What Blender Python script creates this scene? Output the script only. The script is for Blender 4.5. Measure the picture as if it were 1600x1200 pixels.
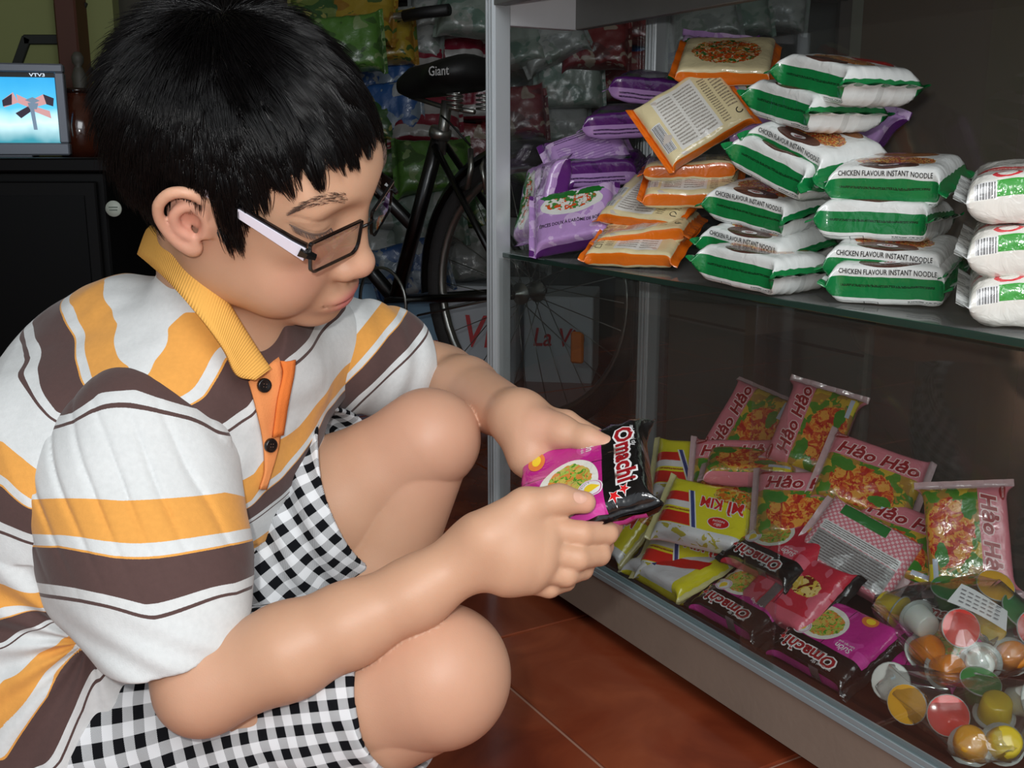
import bpy, bmesh, math, random
import numpy as np
from mathutils import Vector, Matrix, noise as mnoise

for _o in list(bpy.data.objects):
    bpy.data.objects.remove(_o, do_unlink=True)
S = bpy.context.scene
COL = S.collection
random.seed(7)
RNG = np.random.default_rng(7)

# ------------------------------------------------------------------ camera, light, exposure
F_PX, CAM_H, PITCH = 1650.0, 0.66, math.radians(12.5)
cam = bpy.data.cameras.new('camera'); camo = bpy.data.objects.new('camera', cam); COL.objects.link(camo)
cam.sensor_width = 36.0; cam.lens = 36.0 * F_PX / 1600.0; cam.clip_start = 0.02
camo.location = (0, 0, CAM_H); camo.rotation_euler = (math.pi / 2 - PITCH, 0, 0)
S.camera = camo
S.view_settings.view_transform = 'Standard'; S.view_settings.look = 'None'
S.view_settings.exposure = 0.0; S.view_settings.gamma = 1.0; S.view_settings.use_curve_mapping = False

W = bpy.data.worlds.new('world'); S.world = W; W.use_nodes = True
W.node_tree.nodes['Background'].inputs[0].default_value = (0.86, 0.93, 1.0, 1)
W.node_tree.nodes['Background'].inputs[1].default_value = 0.6          # daylight of the street through the open shop front

def lamp(name, kind, loc, energy, color=(1, 1, 1), size=0.1, target=None):
    l = bpy.data.lights.new(name, kind); l.energy = energy; l.color = color
    if kind == 'AREA': l.size = size
    else: l.shadow_soft_size = size
    o = bpy.data.objects.new(name, l); COL.objects.link(o); o.location = loc
    if target is not None:
        o.rotation_euler = (Vector(target) - Vector(loc)).to_track_quat('-Z', 'Y').to_euler()
    return o
lamp('camera_flash', 'POINT', (-0.045, -0.01, CAM_H + 0.055), 14.0, (1.0, 0.99, 0.97), 0.012)
lamp('daylight_fill', 'AREA', (0.50, -0.55, 1.60), 25.0, (0.95, 0.98, 1.0), 1.2, (0.45, 1.3, 0.40))  # added soft fill for the daylight, hung close so the background falls off dim

# ------------------------------------------------------------------ geometry of the view, used to read distances off the photo
_c, _s = math.cos(PITCH), math.sin(PITCH)
RC = np.array([[1, 0, 0], [0, _s, _c], [0, _c, -_s]])
O0 = np.array([0, 0, CAM_H])
def P(u, v, d):
    return RC @ np.array([(u - 800) / F_PX * d, (600 - v) / F_PX * d, d]) + O0
def ray(u, v):
    r = RC @ np.array([(u - 800) / F_PX, (600 - v) / F_PX, 1.0]); return r
def ZP(u, v, z):
    r = ray(u, v); return O0 + r * ((z - CAM_H) / r[2])
NF = np.array([math.sin(math.radians(60)), math.cos(math.radians(60)), 0.0])      # into the cabinet
TF = np.array([0.5, -0.8660254, 0.0])                                             # along the cabinet front, towards the camera
DF = 0.785
def CP(u, v, s):
    r = ray(u, v); return O0 + r * ((DF + s) / (r @ NF))
def CAB(t, s, z):
    return TF * t + NF * (DF + s) + np.array([0, 0, z])

# ------------------------------------------------------------------ object helpers
def lin(c):
    if isinstance(c, str):
        c = tuple(int(c[i:i + 2], 16) / 255 for i in (0, 2, 4))
    return tuple((x / 12.92 if x <= 0.04045 else ((x + 0.055) / 1.055) ** 2.4) for x in c[:3]) + (1.0,)
MATS = {}
def mat(name, color, rough=0.5, metal=0.0, spec=0.5, bump=0.0, bscale=200.0, var=0.0, vscale=8.0, coat=0.0, alpha=1.0, sss=0.0, emit=None, estr=1.0):
    if name in MATS: return MATS[name]
    m = bpy.data.materials.new(name); m.use_nodes = True; MATS[name] = m
    nt = m.node_tree; b = nt.nodes['Principled BSDF']
    col = lin(color)
    b.inputs['Base Color'].default_value = col; b.inputs['Roughness'].default_value = rough
    b.inputs['Metallic'].default_value = metal; b.inputs['Specular IOR Level'].default_value = spec
    b.inputs['Coat Weight'].default_value = coat; b.inputs['Coat Roughness'].default_value = 0.12
    b.inputs['Alpha'].default_value = alpha
    if sss:
        b.inputs['Subsurface Weight'].default_value = sss; b.inputs['Subsurface Radius'].default_value = (0.012, 0.005, 0.003); b.inputs['Subsurface Scale'].default_value = 1.0
    if emit is not None:
        b.inputs['Emission Color'].default_value = lin(emit); b.inputs['Emission Strength'].default_value = estr
    tc = nt.nodes.new('ShaderNodeTexCoord')
    if var:
        n = nt.nodes.new('ShaderNodeTexNoise'); n.inputs['Scale'].default_value = vscale; n.inputs['Detail'].default_value = 5
        nt.links.new(tc.outputs['Object'], n.inputs['Vector'])
        mx = nt.nodes.new('ShaderNodeMix'); mx.data_type = 'RGBA'
        mx.inputs['A'].default_value = tuple(min(1, x * (1 - var)) for x in col[:3]) + (1,)
        mx.inputs['B'].default_value = tuple(min(1, x * (1 + var)) for x in col[:3]) + (1,)
        nt.links.new(n.outputs['Fac'], mx.inputs['Factor']); nt.links.new(mx.outputs['Result'], b.inputs['Base Color'])
    if bump:
        n2 = nt.nodes.new('ShaderNodeTexNoise'); n2.inputs['Scale'].default_value = bscale; n2.inputs['Detail'].default_value = 3
        nt.links.new(tc.outputs['Object'], n2.inputs['Vector'])
        bp = nt.nodes.new('ShaderNodeBump'); bp.inputs['Strength'].default_value = bump; bp.inputs['Distance'].default_value = 0.002
        nt.links.new(n2.outputs['Fac'], bp.inputs['Height']); nt.links.new(bp.outputs['Normal'], b.inputs['Normal'])
    return m
def film(name, color=(1, 1, 1), gloss=0.12, rough=0.08, tint=0.0):
    """thin clear sheet: mostly straight through, a gloss on top that grows at grazing angles"""
    if name in MATS: return MATS[name]
    m = bpy.data.materials.new(name); m.use_nodes = True; MATS[name] = m
    nt = m.node_tree; nt.nodes.remove(nt.nodes['Principled BSDF']); out = nt.nodes['Material Output']
    tr = nt.nodes.new('ShaderNodeBsdfTransparent'); tr.inputs[0].default_value = tuple(color) + (1,)
    gl = nt.nodes.new('ShaderNodeBsdfGlossy'); gl.inputs['Roughness'].default_value = rough
    fr = nt.nodes.new('ShaderNodeLayerWeight'); fr.inputs['Blend'].default_value = 0.35
    mr = nt.nodes.new('ShaderNodeMapRange'); mr.inputs['To Min'].default_value = gloss * 0.35; mr.inputs['To Max'].default_value = min(1, gloss * 4)
    mx = nt.nodes.new('ShaderNodeMixShader')
    nt.links.new(fr.outputs['Facing'], mr.inputs['Value']); nt.links.new(mr.outputs['Result'], mx.inputs['Fac'])
    nt.links.new(tr.outputs[0], mx.inputs[1]); nt.links.new(gl.outputs[0], mx.inputs[2])
    last = mx
    if tint:
        df = nt.nodes.new('ShaderNodeBsdfDiffuse'); df.inputs[0].default_value = (0.8, 0.8, 0.8, 1)
        m2 = nt.nodes.new('ShaderNodeMixShader'); m2.inputs['Fac'].default_value = tint
        nt.links.new(mx.outputs[0], m2.inputs[1]); nt.links.new(df.outputs[0], m2.inputs[2]); last = m2
    nt.links.new(last.outputs[0], out.inputs['Surface'])
    return m

def link(name, me, parent=None):
    o = bpy.data.objects.new(name, me); COL.objects.link(o)
    if parent is not None: o.parent = parent
    return o
def mesh(name, verts, faces, mats, parent=None, midx=None, smooth=True, loc=None):
    """one mesh object; verts in world (or parent) coordinates; loc moves the origin there"""
    verts = np.asarray(verts, float)
    if loc is not None: verts = verts - np.asarray(loc)
    me = bpy.data.meshes.new(name)
    if isinstance(faces, np.ndarray):
        k = faces.shape[1]; n = len(faces)
        me.vertices.add(len(verts)); me.vertices.foreach_set('co', verts.astype(np.float32).ravel())
        me.loops.add(n * k); me.loops.foreach_set('vertex_index', faces.astype(np.int32).ravel())
        me.polygons.add(n); me.polygons.foreach_set('loop_start', np.arange(0, n * k, k, dtype=np.int32))
        me.update(calc_edges=True)
    else:
        me.from_pydata([tuple(v) for v in verts], [], faces); me.update()
    for m in (mats if isinstance(mats, (list, tuple)) else [mats]): me.materials.append(m)
    if midx is not None: me.polygons.foreach_set('material_index', np.asarray(midx, np.int32))
    me.polygons.foreach_set('use_smooth', np.full(len(me.polygons), bool(smooth)))
    o = link(name, me, parent)
    if loc is not None: o.location = tuple(loc)
    return o
def empty(name, loc=(0, 0, 0), parent=None):
    o = bpy.data.objects.new(name, None); COL.objects.link(o); o.location = tuple(loc)
    o.empty_display_size = 0.05
    if parent is not None: o.parent = parent
    return o
def tag(o, label=None, cat=None, group=None, kind=None):
    if label: o['label'] = label
    if cat: o['category'] = cat
    if group: o['group'] = group
    if kind: o['kind'] = kind
    return o
class MB:
    """collects shapes for ONE mesh object"""
    def __init__(s): s.v = []; s.f = []; s.m = []
    def add(s, verts, faces, m=0):
        b = len(s.v); s.v += [tuple(map(float, v)) for v in verts]
        s.f += [tuple(i + b for i in f) for f in faces]; s.m += [m] * len(faces); return s
    def box(s, lo, hi, ax=None, org=(0, 0, 0), m=0, bev=0.0):
        """box lo..hi in the frame (org, ax rows), chamfered by bev"""
        lo = np.array(lo, float); hi = np.array(hi, float); ax = np.eye(3) if ax is None else np.asarray(ax, float); org = np.asarray(org, float)
        b = min(bev, 0.45 * (hi - lo).min())
        if b <= 0:
            vs = [(x, y, z) for x in (lo[0], hi[0]) for y in (lo[1], hi[1]) for z in (lo[2], hi[2])]
            fs = [(0, 1, 3, 2), (4, 6, 7, 5), (0, 4, 5, 1), (2, 3, 7, 6), (0, 2, 6, 4), (1, 5, 7, 3)]
        else:
            vs = []; idx = {}
            for i in range(8):
                sg = [(i >> 2) & 1, (i >> 1) & 1, i & 1]
                for a in range(3):
                    q = [(hi[k] if sg[k] else lo[k]) for k in range(3)]
                    for k in range(3):
                        if k != a: q[k] += -b if sg[k] else b
                    idx[(i, a)] = len(vs); vs.append(q)
            fs = []
            for a in range(3):
                for sd in (0, 1):
                    o1, o2 = (a + 1) % 3, (a + 2) % 3
                    def cid(x, y):
                        g = [0, 0, 0]; g[a] = sd; g[o1] = x; g[o2] = y; return g[0] * 4 + g[1] * 2 + g[2]
                    r = [idx[(cid(*xy), a)] for xy in ((0, 0), (1, 0), (1, 1), (0, 1))]
                    fs.append(tuple(r if sd else r[::-1]))
            for a in range(3):
                o1, o2 = (a + 1) % 3, (a + 2) % 3
                for x in (0, 1):
                    for y in (0, 1):
                        def cid(zv):
                            g = [0, 0, 0]; g[a] = zv; g[o1] = x; g[o2] = y; return g[0] * 4 + g[1] * 2 + g[2]
                        r = [idx[(cid(0), o1)], idx[(cid(1), o1)], idx[(cid(1), o2)], idx[(cid(0), o2)]]
                        fs.append(tuple(r if x == y else r[::-1]))
            for i in range(8):
                r = [idx[(i, a)] for a in range(3)]
                fs.append(tuple(r if bin(i).count('1') % 2 else r[::-1]))
        return s.add([org + np.array(v) @ ax for v in vs], fs, m)
    def tube(s, pts, r, n=10, m=0, cap=True, closed=False):
        pts = [np.asarray(p, float) for p in pts]; k = len(pts); rs = r if hasattr(r, '__len__') else [r] * k
        up = None; rings = []
        for i in range(k):
            t = (pts[(i + 1) % k] - pts[i - 1]) if closed else (pts[min(i + 1, k - 1)] - pts[max(i - 1, 0)])
            t = t / (np.linalg.norm(t) + 1e-12)
            if up is None:
                up = np.array([0, 0, 1.]) if abs(t[2]) < 0.9 else np.array([1., 0, 0])
            x = up - t * (up @ t); x /= np.linalg.norm(x) + 1e-12; y = np.cross(t, x); up = x
            rings.append([pts[i] + rs[i] * (math.cos(a) * x + math.sin(a) * y) for a in np.linspace(0, 2 * math.pi, n, endpoint=False)])
        vs = [q for g in rings for q in g]; fs = []
        for i in range(k if closed else k - 1):
            a0, b0 = i * n, ((i + 1) % k) * n
            for j in range(n): fs.append((a0 + j, a0 + (j + 1) % n, b0 + (j + 1) % n, b0 + j))
        if cap and not closed:
            fs.append(tuple(range(n))[::-1]); fs.append(tuple((k - 1) * n + j for j in range(n)))
        return s.add(vs, fs, m)
    def lathe(s, prof, org=(0, 0, 0), ax=None, n=24, m=0):
        """profile [(r, h)] turned about the third axis of ax"""
        ax = np.eye(3) if ax is None else np.asarray(ax, float); vs = []; fs = []
        for r, h in prof:
            for a in np.linspace(0, 2 * math.pi, n, endpoint=False):
                vs.append(np.asarray(org) + np.array([r * math.cos(a), r * math.sin(a), h]) @ ax)
        for i in range(len(prof) - 1):
            for j in range(n): fs.append((i * n + j, i * n + (j + 1) % n, (i + 1) * n + (j + 1) % n, (i + 1) * n + j))
        return s.add(vs, fs, m)
    def build(s, name, mats, parent=None, smooth=False, loc=None):
        return mesh(name, s.v, s.f, mats, parent, s.m if isinstance(mats, (list, tuple)) and len(mats) > 1 else None, smooth, loc)
def frame(zdir, xhint=(1, 0, 0)):
    z = np.asarray(zdir, float); z = z / np.linalg.norm(z); x = np.asarray(xhint, float); x = x - z * (x @ z); x /= np.linalg.norm(x)
    return np.array([x, np.cross(z, x), z])
def copy_tree(o, parent=None):
    c = o.copy(); COL.objects.link(c)
    if parent is not None: c.parent = parent
    for ch in list(o.children): copy_tree(ch, c)
    return c
# ================================================================== the shop: tiled floor, walls, ceiling; the front is open to the street behind the viewer
def tile_mat():
    m = mat('terracotta_tile', (.50, .22, .13), .22, spec=.5, coat=.25); nt = m.node_tree; b = nt.nodes['Principled BSDF']; L = nt.links.new
    g = nt.nodes.new('ShaderNodeNewGeometry'); n = nt.nodes.new('ShaderNodeTexNoise'); n.inputs['Scale'].default_value = 5.5; n.inputs['Detail'].default_value = 7; n.inputs['Distortion'].default_value = 1.4; L(g.outputs['Position'], n.inputs['Vector'])
    r = nt.nodes.new('ShaderNodeValToRGB'); e = r.color_ramp.elements; e[0].position = .30; e[0].color = lin((.42, .17, .10)); e[1].position = .72; e[1].color = lin((.62, .32, .20)); q = e.new(.47); q.color = lin((.53, .24, .14)); q = e.new(.53); q.color = lin((.54, .26, .16)); L(n.outputs['Fac'], r.inputs[0])
    oi = nt.nodes.new('ShaderNodeObjectInfo'); mr = nt.nodes.new('ShaderNodeMapRange'); mr.inputs['To Min'].default_value = .88; mr.inputs['To Max'].default_value = 1.1; L(oi.outputs['Random'], mr.inputs['Value'])
    mx = nt.nodes.new('ShaderNodeMix'); mx.data_type = 'RGBA'; mx.blend_type = 'MULTIPLY'; mx.inputs['Factor'].default_value = 1; L(r.outputs[0], mx.inputs['A']); L(mr.outputs[0], mx.inputs['B']); L(mx.outputs['Result'], b.inputs['Base Color'])
    return m
GROUT = mat('grout', (.66, .50, .42), .9, bump=.2, bscale=300)
floor = MB().box((-3.2, -1.4, -.05), (2.6, 4.9, -.004)).build('floor', GROUT); tag(floor, kind='structure')
TS = .42; TMAT = tile_mat(); _t0 = None
tb = MB().box((0, 0, -.010), (TS - .005, TS - .005, 0), bev=.0015)
for i in range(-14, 15):
    for j in range(-12, 14):
        t0 = -.758 + TS * i; n0 = .607 + TS * j; c = TF * (t0 + TS / 2) + NF * (n0 + TS / 2)
        if not (-2.5 < c[0] < 2.0 and .35 < c[1] < 4.4): continue
        if _t0 is None:
            o = tb.build('tile', TMAT, floor); _t0 = o
        else:
            o = _t0.copy(); COL.objects.link(o); o.parent = floor
        # tile frame: x along the cabinet front, y into the cabinet
        o.matrix_world = Matrix(((TF[0], NF[0], 0, (TF * t0 + NF * n0)[0] + .0025), (TF[1], NF[1], 0, (TF * t0 + NF * n0)[1]), (0, 0, 1, 0), (0, 0, 0, 1)))
WALL = mat('wall_paint', (.44, .43, .30), .9, var=.10, vscale=3); WALLG = mat('wall_plaster', (.46, .45, .40), .9, var=.1, vscale=3)
tag(MB().box((-3.2, 4.6, 0), (2.6, 4.7, 3.0)).build('wall_back', WALLG), kind='structure')
tag(MB().box((-3.2, -1.4, 0), (-3.1, 4.6, 3.0)).build('wall_left', WALLG), kind='structure')
tag(MB().box((2.5, -1.4, 0), (2.6, 4.6, 3.0)).build('wall_right', WALLG), kind='structure')
tag(MB().box((-3.2, -1.4, 3.0), (2.6, 4.7, 3.1)).build('ceiling', mat('ceiling_paint', (.62, .62, .58), .9)), kind='structure')
# ================================================================== the glass display cabinet
ALU = mat('aluminium', (.74, .76, .77), .36, metal=.45, bump=.05, bscale=500); ALUD = mat('aluminium_dull', (.47, .48, .47), .5, metal=.35, var=.12, vscale=20)
RAILM = mat('rail_face', (.54, .48, .43), .55, var=.14, vscale=14, bump=.15, bscale=120); DECK = mat('deck_board', (.20, .12, .10), .35, var=.2, vscale=10)
T0, T1, DEP, ZT = -1.432, -.16, .30, 1.02
CAX = np.array([TF, NF, [0, 0, 1.0]])
cabinet = empty('display_cabinet', CAB(T0, 0, 0)); CBO = CAB(T0, 0, 0)
tag(cabinet, 'aluminium framed glass display cabinet full of noodle packets, standing on the tiled floor', 'cabinet')
def cb(mb, lo, hi, m=0, bev=.0): return mb.box(lo, hi, CAX, NF * DF - CBO, m, bev)
def cpart(name, mb, mats, sm=False, parent=None): return mb.build(name, mats, parent or cabinet, sm)
def post(t, s, nm='post'):
    mb = MB(); w = .028; cb(mb, (t, s, .022), (t + w, s + w, ZT), 0, .002)
    for k in range(3):                                          # ridges of the extrusion on its two outer faces
        a = t + .004 + k * .0085; cb(mb, (a, s - .0022, .022), (a + .0035, s + .001, ZT), 0, .0008)
        a = s + .004 + k * .0085; cb(mb, (t - .0022, a, .022), (t + .001, a + .0035, ZT), 0, .0008)
    return cpart(nm, mb, ALU)
post(T0, -.004); post(T0, DEP - .012); post(T1 - .03, -.004); post(T1 - .03, DEP - .012)
mb = MB(); cb(mb, (T0 + .026, -.004, .022), (T1 - .028, .016, .088), 0, .001); cpart('front_rail', mb, RAILM)
mb = MB(); cb(mb, (T0 + .026, -.008, .088), (T1 - .028, .010, .096), 0, .001); cb(mb, (T0 + .026, -.0075, .096), (T1 - .028, -.0055, .102), 0, .0005); cb(mb, (T0 + .026, .0045, .096), (T1 - .028, .0065, .102), 0, .0005); cpart('door_track', mb, mat('track_aluminium', (.62, .68, .70), .4, metal=.3))
mb = MB(); cb(mb, (T0, .012, .022), (T0 + .018, DEP, .092), 0, .001); cpart('side_rail', mb, RAILM)
mb = MB(); cb(mb, (T0 + .016, .016, .080), (T1, DEP + .01, .094)); cpart('deck', mb, DECK)
mb = MB(); cb(mb, (T0 + .003, .012, .5005), (T1, DEP + .006, .507), 0, .0006)
gl_m = mat('shelf_glass', (.80, .92, .88), .03, spec=.5); gl_m.node_tree.nodes['Principled BSDF'].inputs['Transmission Weight'].default_value = 1.0; gl_m.node_tree.nodes['Principled BSDF'].inputs['IOR'].default_value = 1.45
cpart('glass_shelf', mb, film('shelf_film', (.72, .80, .77), .10, .05, .16))
mb = MB(); cb(mb, (T0 + .003, .009, .5000), (T1, .0122, .5075), 0, .0008); cpart('shelf_edge', mb, mat('glass_edge', (.16, .24, .21), .12))
PANE = film('window_glass', (.97, .985, .98), .085, .010, .006)
mb = MB(); cb(mb, (T0 + .004, .020, .095), (T0 + .0075, DEP - .012, ZT - .1)); cpart('side_pane', mb, PANE)
mb = MB(); cb(mb, (T0 + .026, .0000, .098), (T0 + .026 + .62, .0030, .500)); cpart('sliding_pane', mb, PANE)
mb = MB(); cb(mb, (T0 + .60, -.0052, .098), (T1 - .028, -.0022, .500)); cpart('sliding_pane', mb, PANE)
mb = MB(); cb(mb, (T0 + .02, DEP + .008, .095), (T1, DEP + .011, .90)); cpart('back_pane', mb, film('back_glass', (.86, .89, .88), .06, .02, .03))
mb = MB(); cb(mb, (T0 + .026, -.004, .864), (T1 - .028, .016, .90), 0, .001); cpart('top_rail', mb, ALUD)
mb = MB(); cb(mb, (T0 + .004, .016, .838), (T0 + .022, .145, .90), 0, .001); cpart('top_side_rail', mb, mat('rail_light', (.80, .81, .82), .5, var=.1, vscale=12))
mb = MB(); cb(mb, (T0 + .022, .140, .838), (T1, .156, .90), 0, .001); cpart('cross_beam', mb, ALUD)
mb = MB(); cb(mb, (T0, -.004, ZT - .12), (T1, DEP + .02, ZT), 0, .002); cpart('top_box', mb, ALUD)
# ================================================================== the boy: one continuous body, grown from a distance field
GH = 0.0018
GLO = np.array([-0.60, 0.42, -0.012]); GHI = np.array([0.20, 1.22, 0.80])
AXS = [np.arange(GLO[i], GHI[i], GH).astype(np.float32) for i in range(3)]
def smin(a, b, k):
    h = np.clip(0.5 + 0.5 * (b - a) / k, 0, 1)
    return b + (a - b) * h - k * h * (1 - h)
def smax(a, b, k): return -smin(-a, -b, k)
def sd_cone(p, a, b, ra, rb):
    ba = (np.asarray(b) - a).astype(np.float32); pa = p - np.asarray(a, np.float32)
    t = np.clip((pa @ ba) / (ba @ ba), 0, 1)
    q = pa - t[..., None] * ba
    return np.sqrt((q * q).sum(-1)) - (ra + t * (rb - ra))
def sd_ell(p, c, r, R=None):
    q = p - np.asarray(c, np.float32)
    if R is not None: q = q @ np.asarray(R, np.float32).T
    r = np.asarray(r, np.float32); k0 = np.sqrt(((q / r) ** 2).sum(-1)); k1 = np.sqrt(((q / (r * r)) ** 2).sum(-1)) + 1e-9
    return k0 * (k0 - 1) / k1
class Field:
    """list of shapes blended in order; M maps world points to the shapes' own frame"""
    def __init__(s, k=0.01, Rl=None, org=None): s.p = []; s.k = k; s.Rl = Rl; s.org = org
    def cone(s, a, b, ra, rb, k=None, sub=False):
        a = np.asarray(a, float); b = np.asarray(b, float); m = max(ra, rb)
        s.p.append(('c', (a, b, ra, rb), k or s.k, sub, np.minimum(a, b) - m, np.maximum(a, b) + m)); return s
    def chain(s, pts, rs, k=None):
        for i in range(len(pts) - 1): s.cone(pts[i], pts[i + 1], rs[i], rs[i + 1], k)
        return s
    def ell(s, c, r, R=None, k=None, sub=False):
        c = np.asarray(c, float); m = max(r); s.p.append(('e', (c, r, R), k or s.k, sub, c - m, c + m)); return s
    def bounds(s):
        lo = np.min([q[4] for q in s.p if not q[3]], 0); hi = np.max([q[5] for q in s.p if not q[3]], 0)
        if s.Rl is not None:
            cs = np.array([[x, y, z] for x in (lo[0], hi[0]) for y in (lo[1], hi[1]) for z in (lo[2], hi[2])]) @ s.Rl.T + s.org
            lo, hi = cs.min(0), cs.max(0)
        return lo - 0.012, hi + 0.012
    def ev(s, p):
        """p (N,3) world -> distance"""
        if s.Rl is not None: p = ((p - s.org.astype(np.float32)) @ s.Rl.astype(np.float32)).astype(np.float32)
        d = np.full(len(p), 0.05, np.float32); first = True
        for kind, a, k, sub, lo, hi in s.p:
            pad = k + 0.014
            msk = ((p > (lo - pad)) & (p < (hi + pad))).all(1)
            if not msk.any(): continue
            q = p[msk]
            e = (sd_cone(q, *a) if kind == 'c' else sd_ell(q, *a)).astype(np.float32)
            d[msk] = smax(d[msk], -e, k) if sub else smin(d[msk], e, k)
        return d
def box_idx(lo, hi):
    i0 = [max(0, int((lo[i] - GLO[i]) / GH)) for i in range(3)]
    i1 = [min(len(AXS[i]), int((hi[i] - GLO[i]) / GH) + 2) for i in range(3)]
    return i0, i1
def rasterize(fields, lo, hi, post=None):
    """union of fields on the shared grid inside lo..hi"""
    i0, i1 = box_idx(lo, hi); shp = [i1[k] - i0[k] for k in range(3)]
    A = np.full(shp, 0.05, np.float32)
    for fd in fields:
        flo, fhi = fd.bounds(); j0, j1 = box_idx(np.maximum(flo, lo), np.minimum(fhi, hi))
        if any(j1[k] <= j0[k] for k in range(3)): continue
        C = 6; nb = [-(-(j1[k] - j0[k]) // C) for k in range(3)]
        cen = [AXS[k][0] + (j0[k] + np.arange(nb[k]) * C + (C - 1) / 2) * GH for k in range(3)]
        g = np.stack(np.meshgrid(*cen, indexing='ij'), -1).astype(np.float32).reshape(-1, 3)
        dc = fd.ev(g).reshape(nb)
        bl = np.argwhere(np.abs(dc) < C * GH * 1.25 + 0.002); far = np.argwhere(dc < -(C * GH * 1.25 + 0.002))
        offs = np.stack(np.meshgrid(*[np.arange(C)] * 3, indexing='ij'), -1).reshape(-1, 3)
        top = np.array(A.shape) - 1; base = np.array(j0) - np.array(i0)
        for q, fixed in ((far, True), (bl, False)):
            for c0 in range(0, len(q), 2500):
                ii = (q[c0:c0 + 2500, None, :] * C + offs[None]).reshape(-1, 3)
                if fixed: d = np.full(len(ii), -0.03, np.float32)
                else: d = fd.ev((np.array([AXS[k][0] for k in range(3)]) + (ii + np.array(j0)) * GH).astype(np.float32))
                ii = ii + base; ok = (ii <= top).all(1); ii = ii[ok]; d = d[ok]
                A[ii[:, 0], ii[:, 1], ii[:, 2]] = np.minimum(A[ii[:, 0], ii[:, 1], ii[:, 2]], d)
    return A, [AXS[k][i0[k]:i1[k]] for k in range(3)]
def surface_nets(A, ax):
    ins = A < 0
    nx, ny, nz = A.shape
    cnt = np.zeros((nx - 1, ny - 1, nz - 1), np.uint8)
    for dx in (0, 1):
        for dy in (0, 1):
            for dz in (0, 1): cnt += ins[dx:nx - 1 + dx, dy:ny - 1 + dy, dz:nz - 1 + dz]
    act = (cnt > 0) & (cnt < 8); ci = np.argwhere(act)
    idx = np.full(cnt.shape, -1, np.int32); idx[act] = np.arange(len(ci))
    acc = np.zeros((len(ci), 3)); num = np.zeros(len(ci))
    cor = [(dx, dy, dz) for dx in (0, 1) for dy in (0, 1) for dz in (0, 1)]
    val = {c: A[ci[:, 0] + c[0], ci[:, 1] + c[1], ci[:, 2] + c[2]].astype(float) for c in cor}
    for c in cor:
        for k in range(3):
            if c[k] == 0:
                e = list(c); e[k] = 1; e = tuple(e); a, b = val[c], val[e]; m = (a < 0) != (b < 0)
                t = np.where(m, a / np.where(a - b == 0, 1, a - b), 0)
                pt = np.tile(np.array(c, float), (len(ci), 1)); pt[:, k] += t
                acc[m] += pt[m]; num[m] += 1
    loc = acc / num[:, None] + ci
    V = np.stack([ax[k][0] + loc[:, k] * GH for k in range(3)], 1)
    F = []
    for k in range(3):
        sl0 = [slice(None)] * 3; sl1 = [slice(None)] * 3; sl0[k] = slice(0, -1); sl1[k] = slice(1, None)
        cr = ins[tuple(sl0)] != ins[tuple(sl1)]
        e = np.argwhere(cr); a1, a2 = [(1, 2), (2, 0), (0, 1)][k]
        ok = (e[:, a1] > 0) & (e[:, a2] > 0) & (e[:, a1] < A.shape[a1] - 1) & (e[:, a2] < A.shape[a2] - 1); e = e[ok]
        def ii(d1, d2):
            q = e.copy(); q[:, a1] += d1; q[:, a2] += d2; return idx[q[:, 0], q[:, 1], q[:, 2]]
        q = np.stack([ii(-1, -1), ii(0, -1), ii(0, 0), ii(-1, 0)], 1)
        fl = ~ins[e[:, 0], e[:, 1], e[:, 2]]
        q[fl] = q[fl][:, ::-1]; F.append(q)
    F = np.concatenate(F); F = F[(F >= 0).all(1)]
    return V, F
def keep_big(V, F, frac=0.02):
    """drop loose specks"""
    par = np.arange(len(V))
    for _ in range(400):
        m = par[F].min(1); new = par.copy()
        for k in range(4): np.minimum.at(new, F[:, k], m)
        new = new[new]
        if (new == par).all(): break
        par = new
    r, c = np.unique(par, return_counts=True); good = np.isin(par, r[c > frac * len(V)])
    mp = np.cumsum(good) - 1; F = F[good[F].all(1)]
    return V[good], mp[F]
def attr(o, name, data, kind='FLOAT'):
    a = o.data.attributes.new(name, kind, 'POINT'); data = np.asarray(data, np.float32)
    a.data.foreach_set({'FLOAT': 'value', 'FLOAT_VECTOR': 'vector', 'FLOAT_COLOR': 'color'}[kind], data.ravel())

# ---- pose (joint: pixel column, row, distance)
J = dict(shR=P(222, 655, .825), elR=P(318, 1072, .768), wrR=P(752, 860, .775),
         shL=P(505, 540, .99), elL=P(692, 594, 1.07), wrL=P(812, 655, .905),
         neck=P(365, 520, .885), chest=P(235, 715, .915), belly=P(172, 962, .95), pelvis=P(150, 1130, .95),
         hipR=P(190, 1140, .91), knR=P(684, 1060, .80), anR=P(90, 1400, .95),
         hipL=P(320, 930, 1.0), knL=P(668, 688, .93), anL=P(470, 1180, 1.0))
LV = J['shL'] - J['shR']; LV = LV / np.linalg.norm(LV)
UPT = J['neck'] - J['pelvis']; UPT /= np.linalg.norm(UPT)
# head frame
HY, HP, HR = math.radians(-11.8), math.radians(24.4), math.radians(27.0)
def rotm(y, p, r):
    cz, sz, cp, sp, cr, sr = math.cos(y), math.sin(y), math.cos(p), math.sin(p), math.cos(r), math.sin(r)
    return (np.array([[cz, -sz, 0], [sz, cz, 0], [0, 0, 1]]) @ np.array([[cp, 0, sp], [0, 1, 0], [-sp, 0, cp]]) @ np.array([[1, 0, 0], [0, cr, -sr], [0, sr, cr]]))
HM = rotm(HY, HP, HR); HO = np.array([-0.196, 0.817, 0.639])
def HW(p): return np.asarray(p, float) @ HM.T + HO
def HL(p): return (np.asarray(p, float) - HO) @ HM

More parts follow.
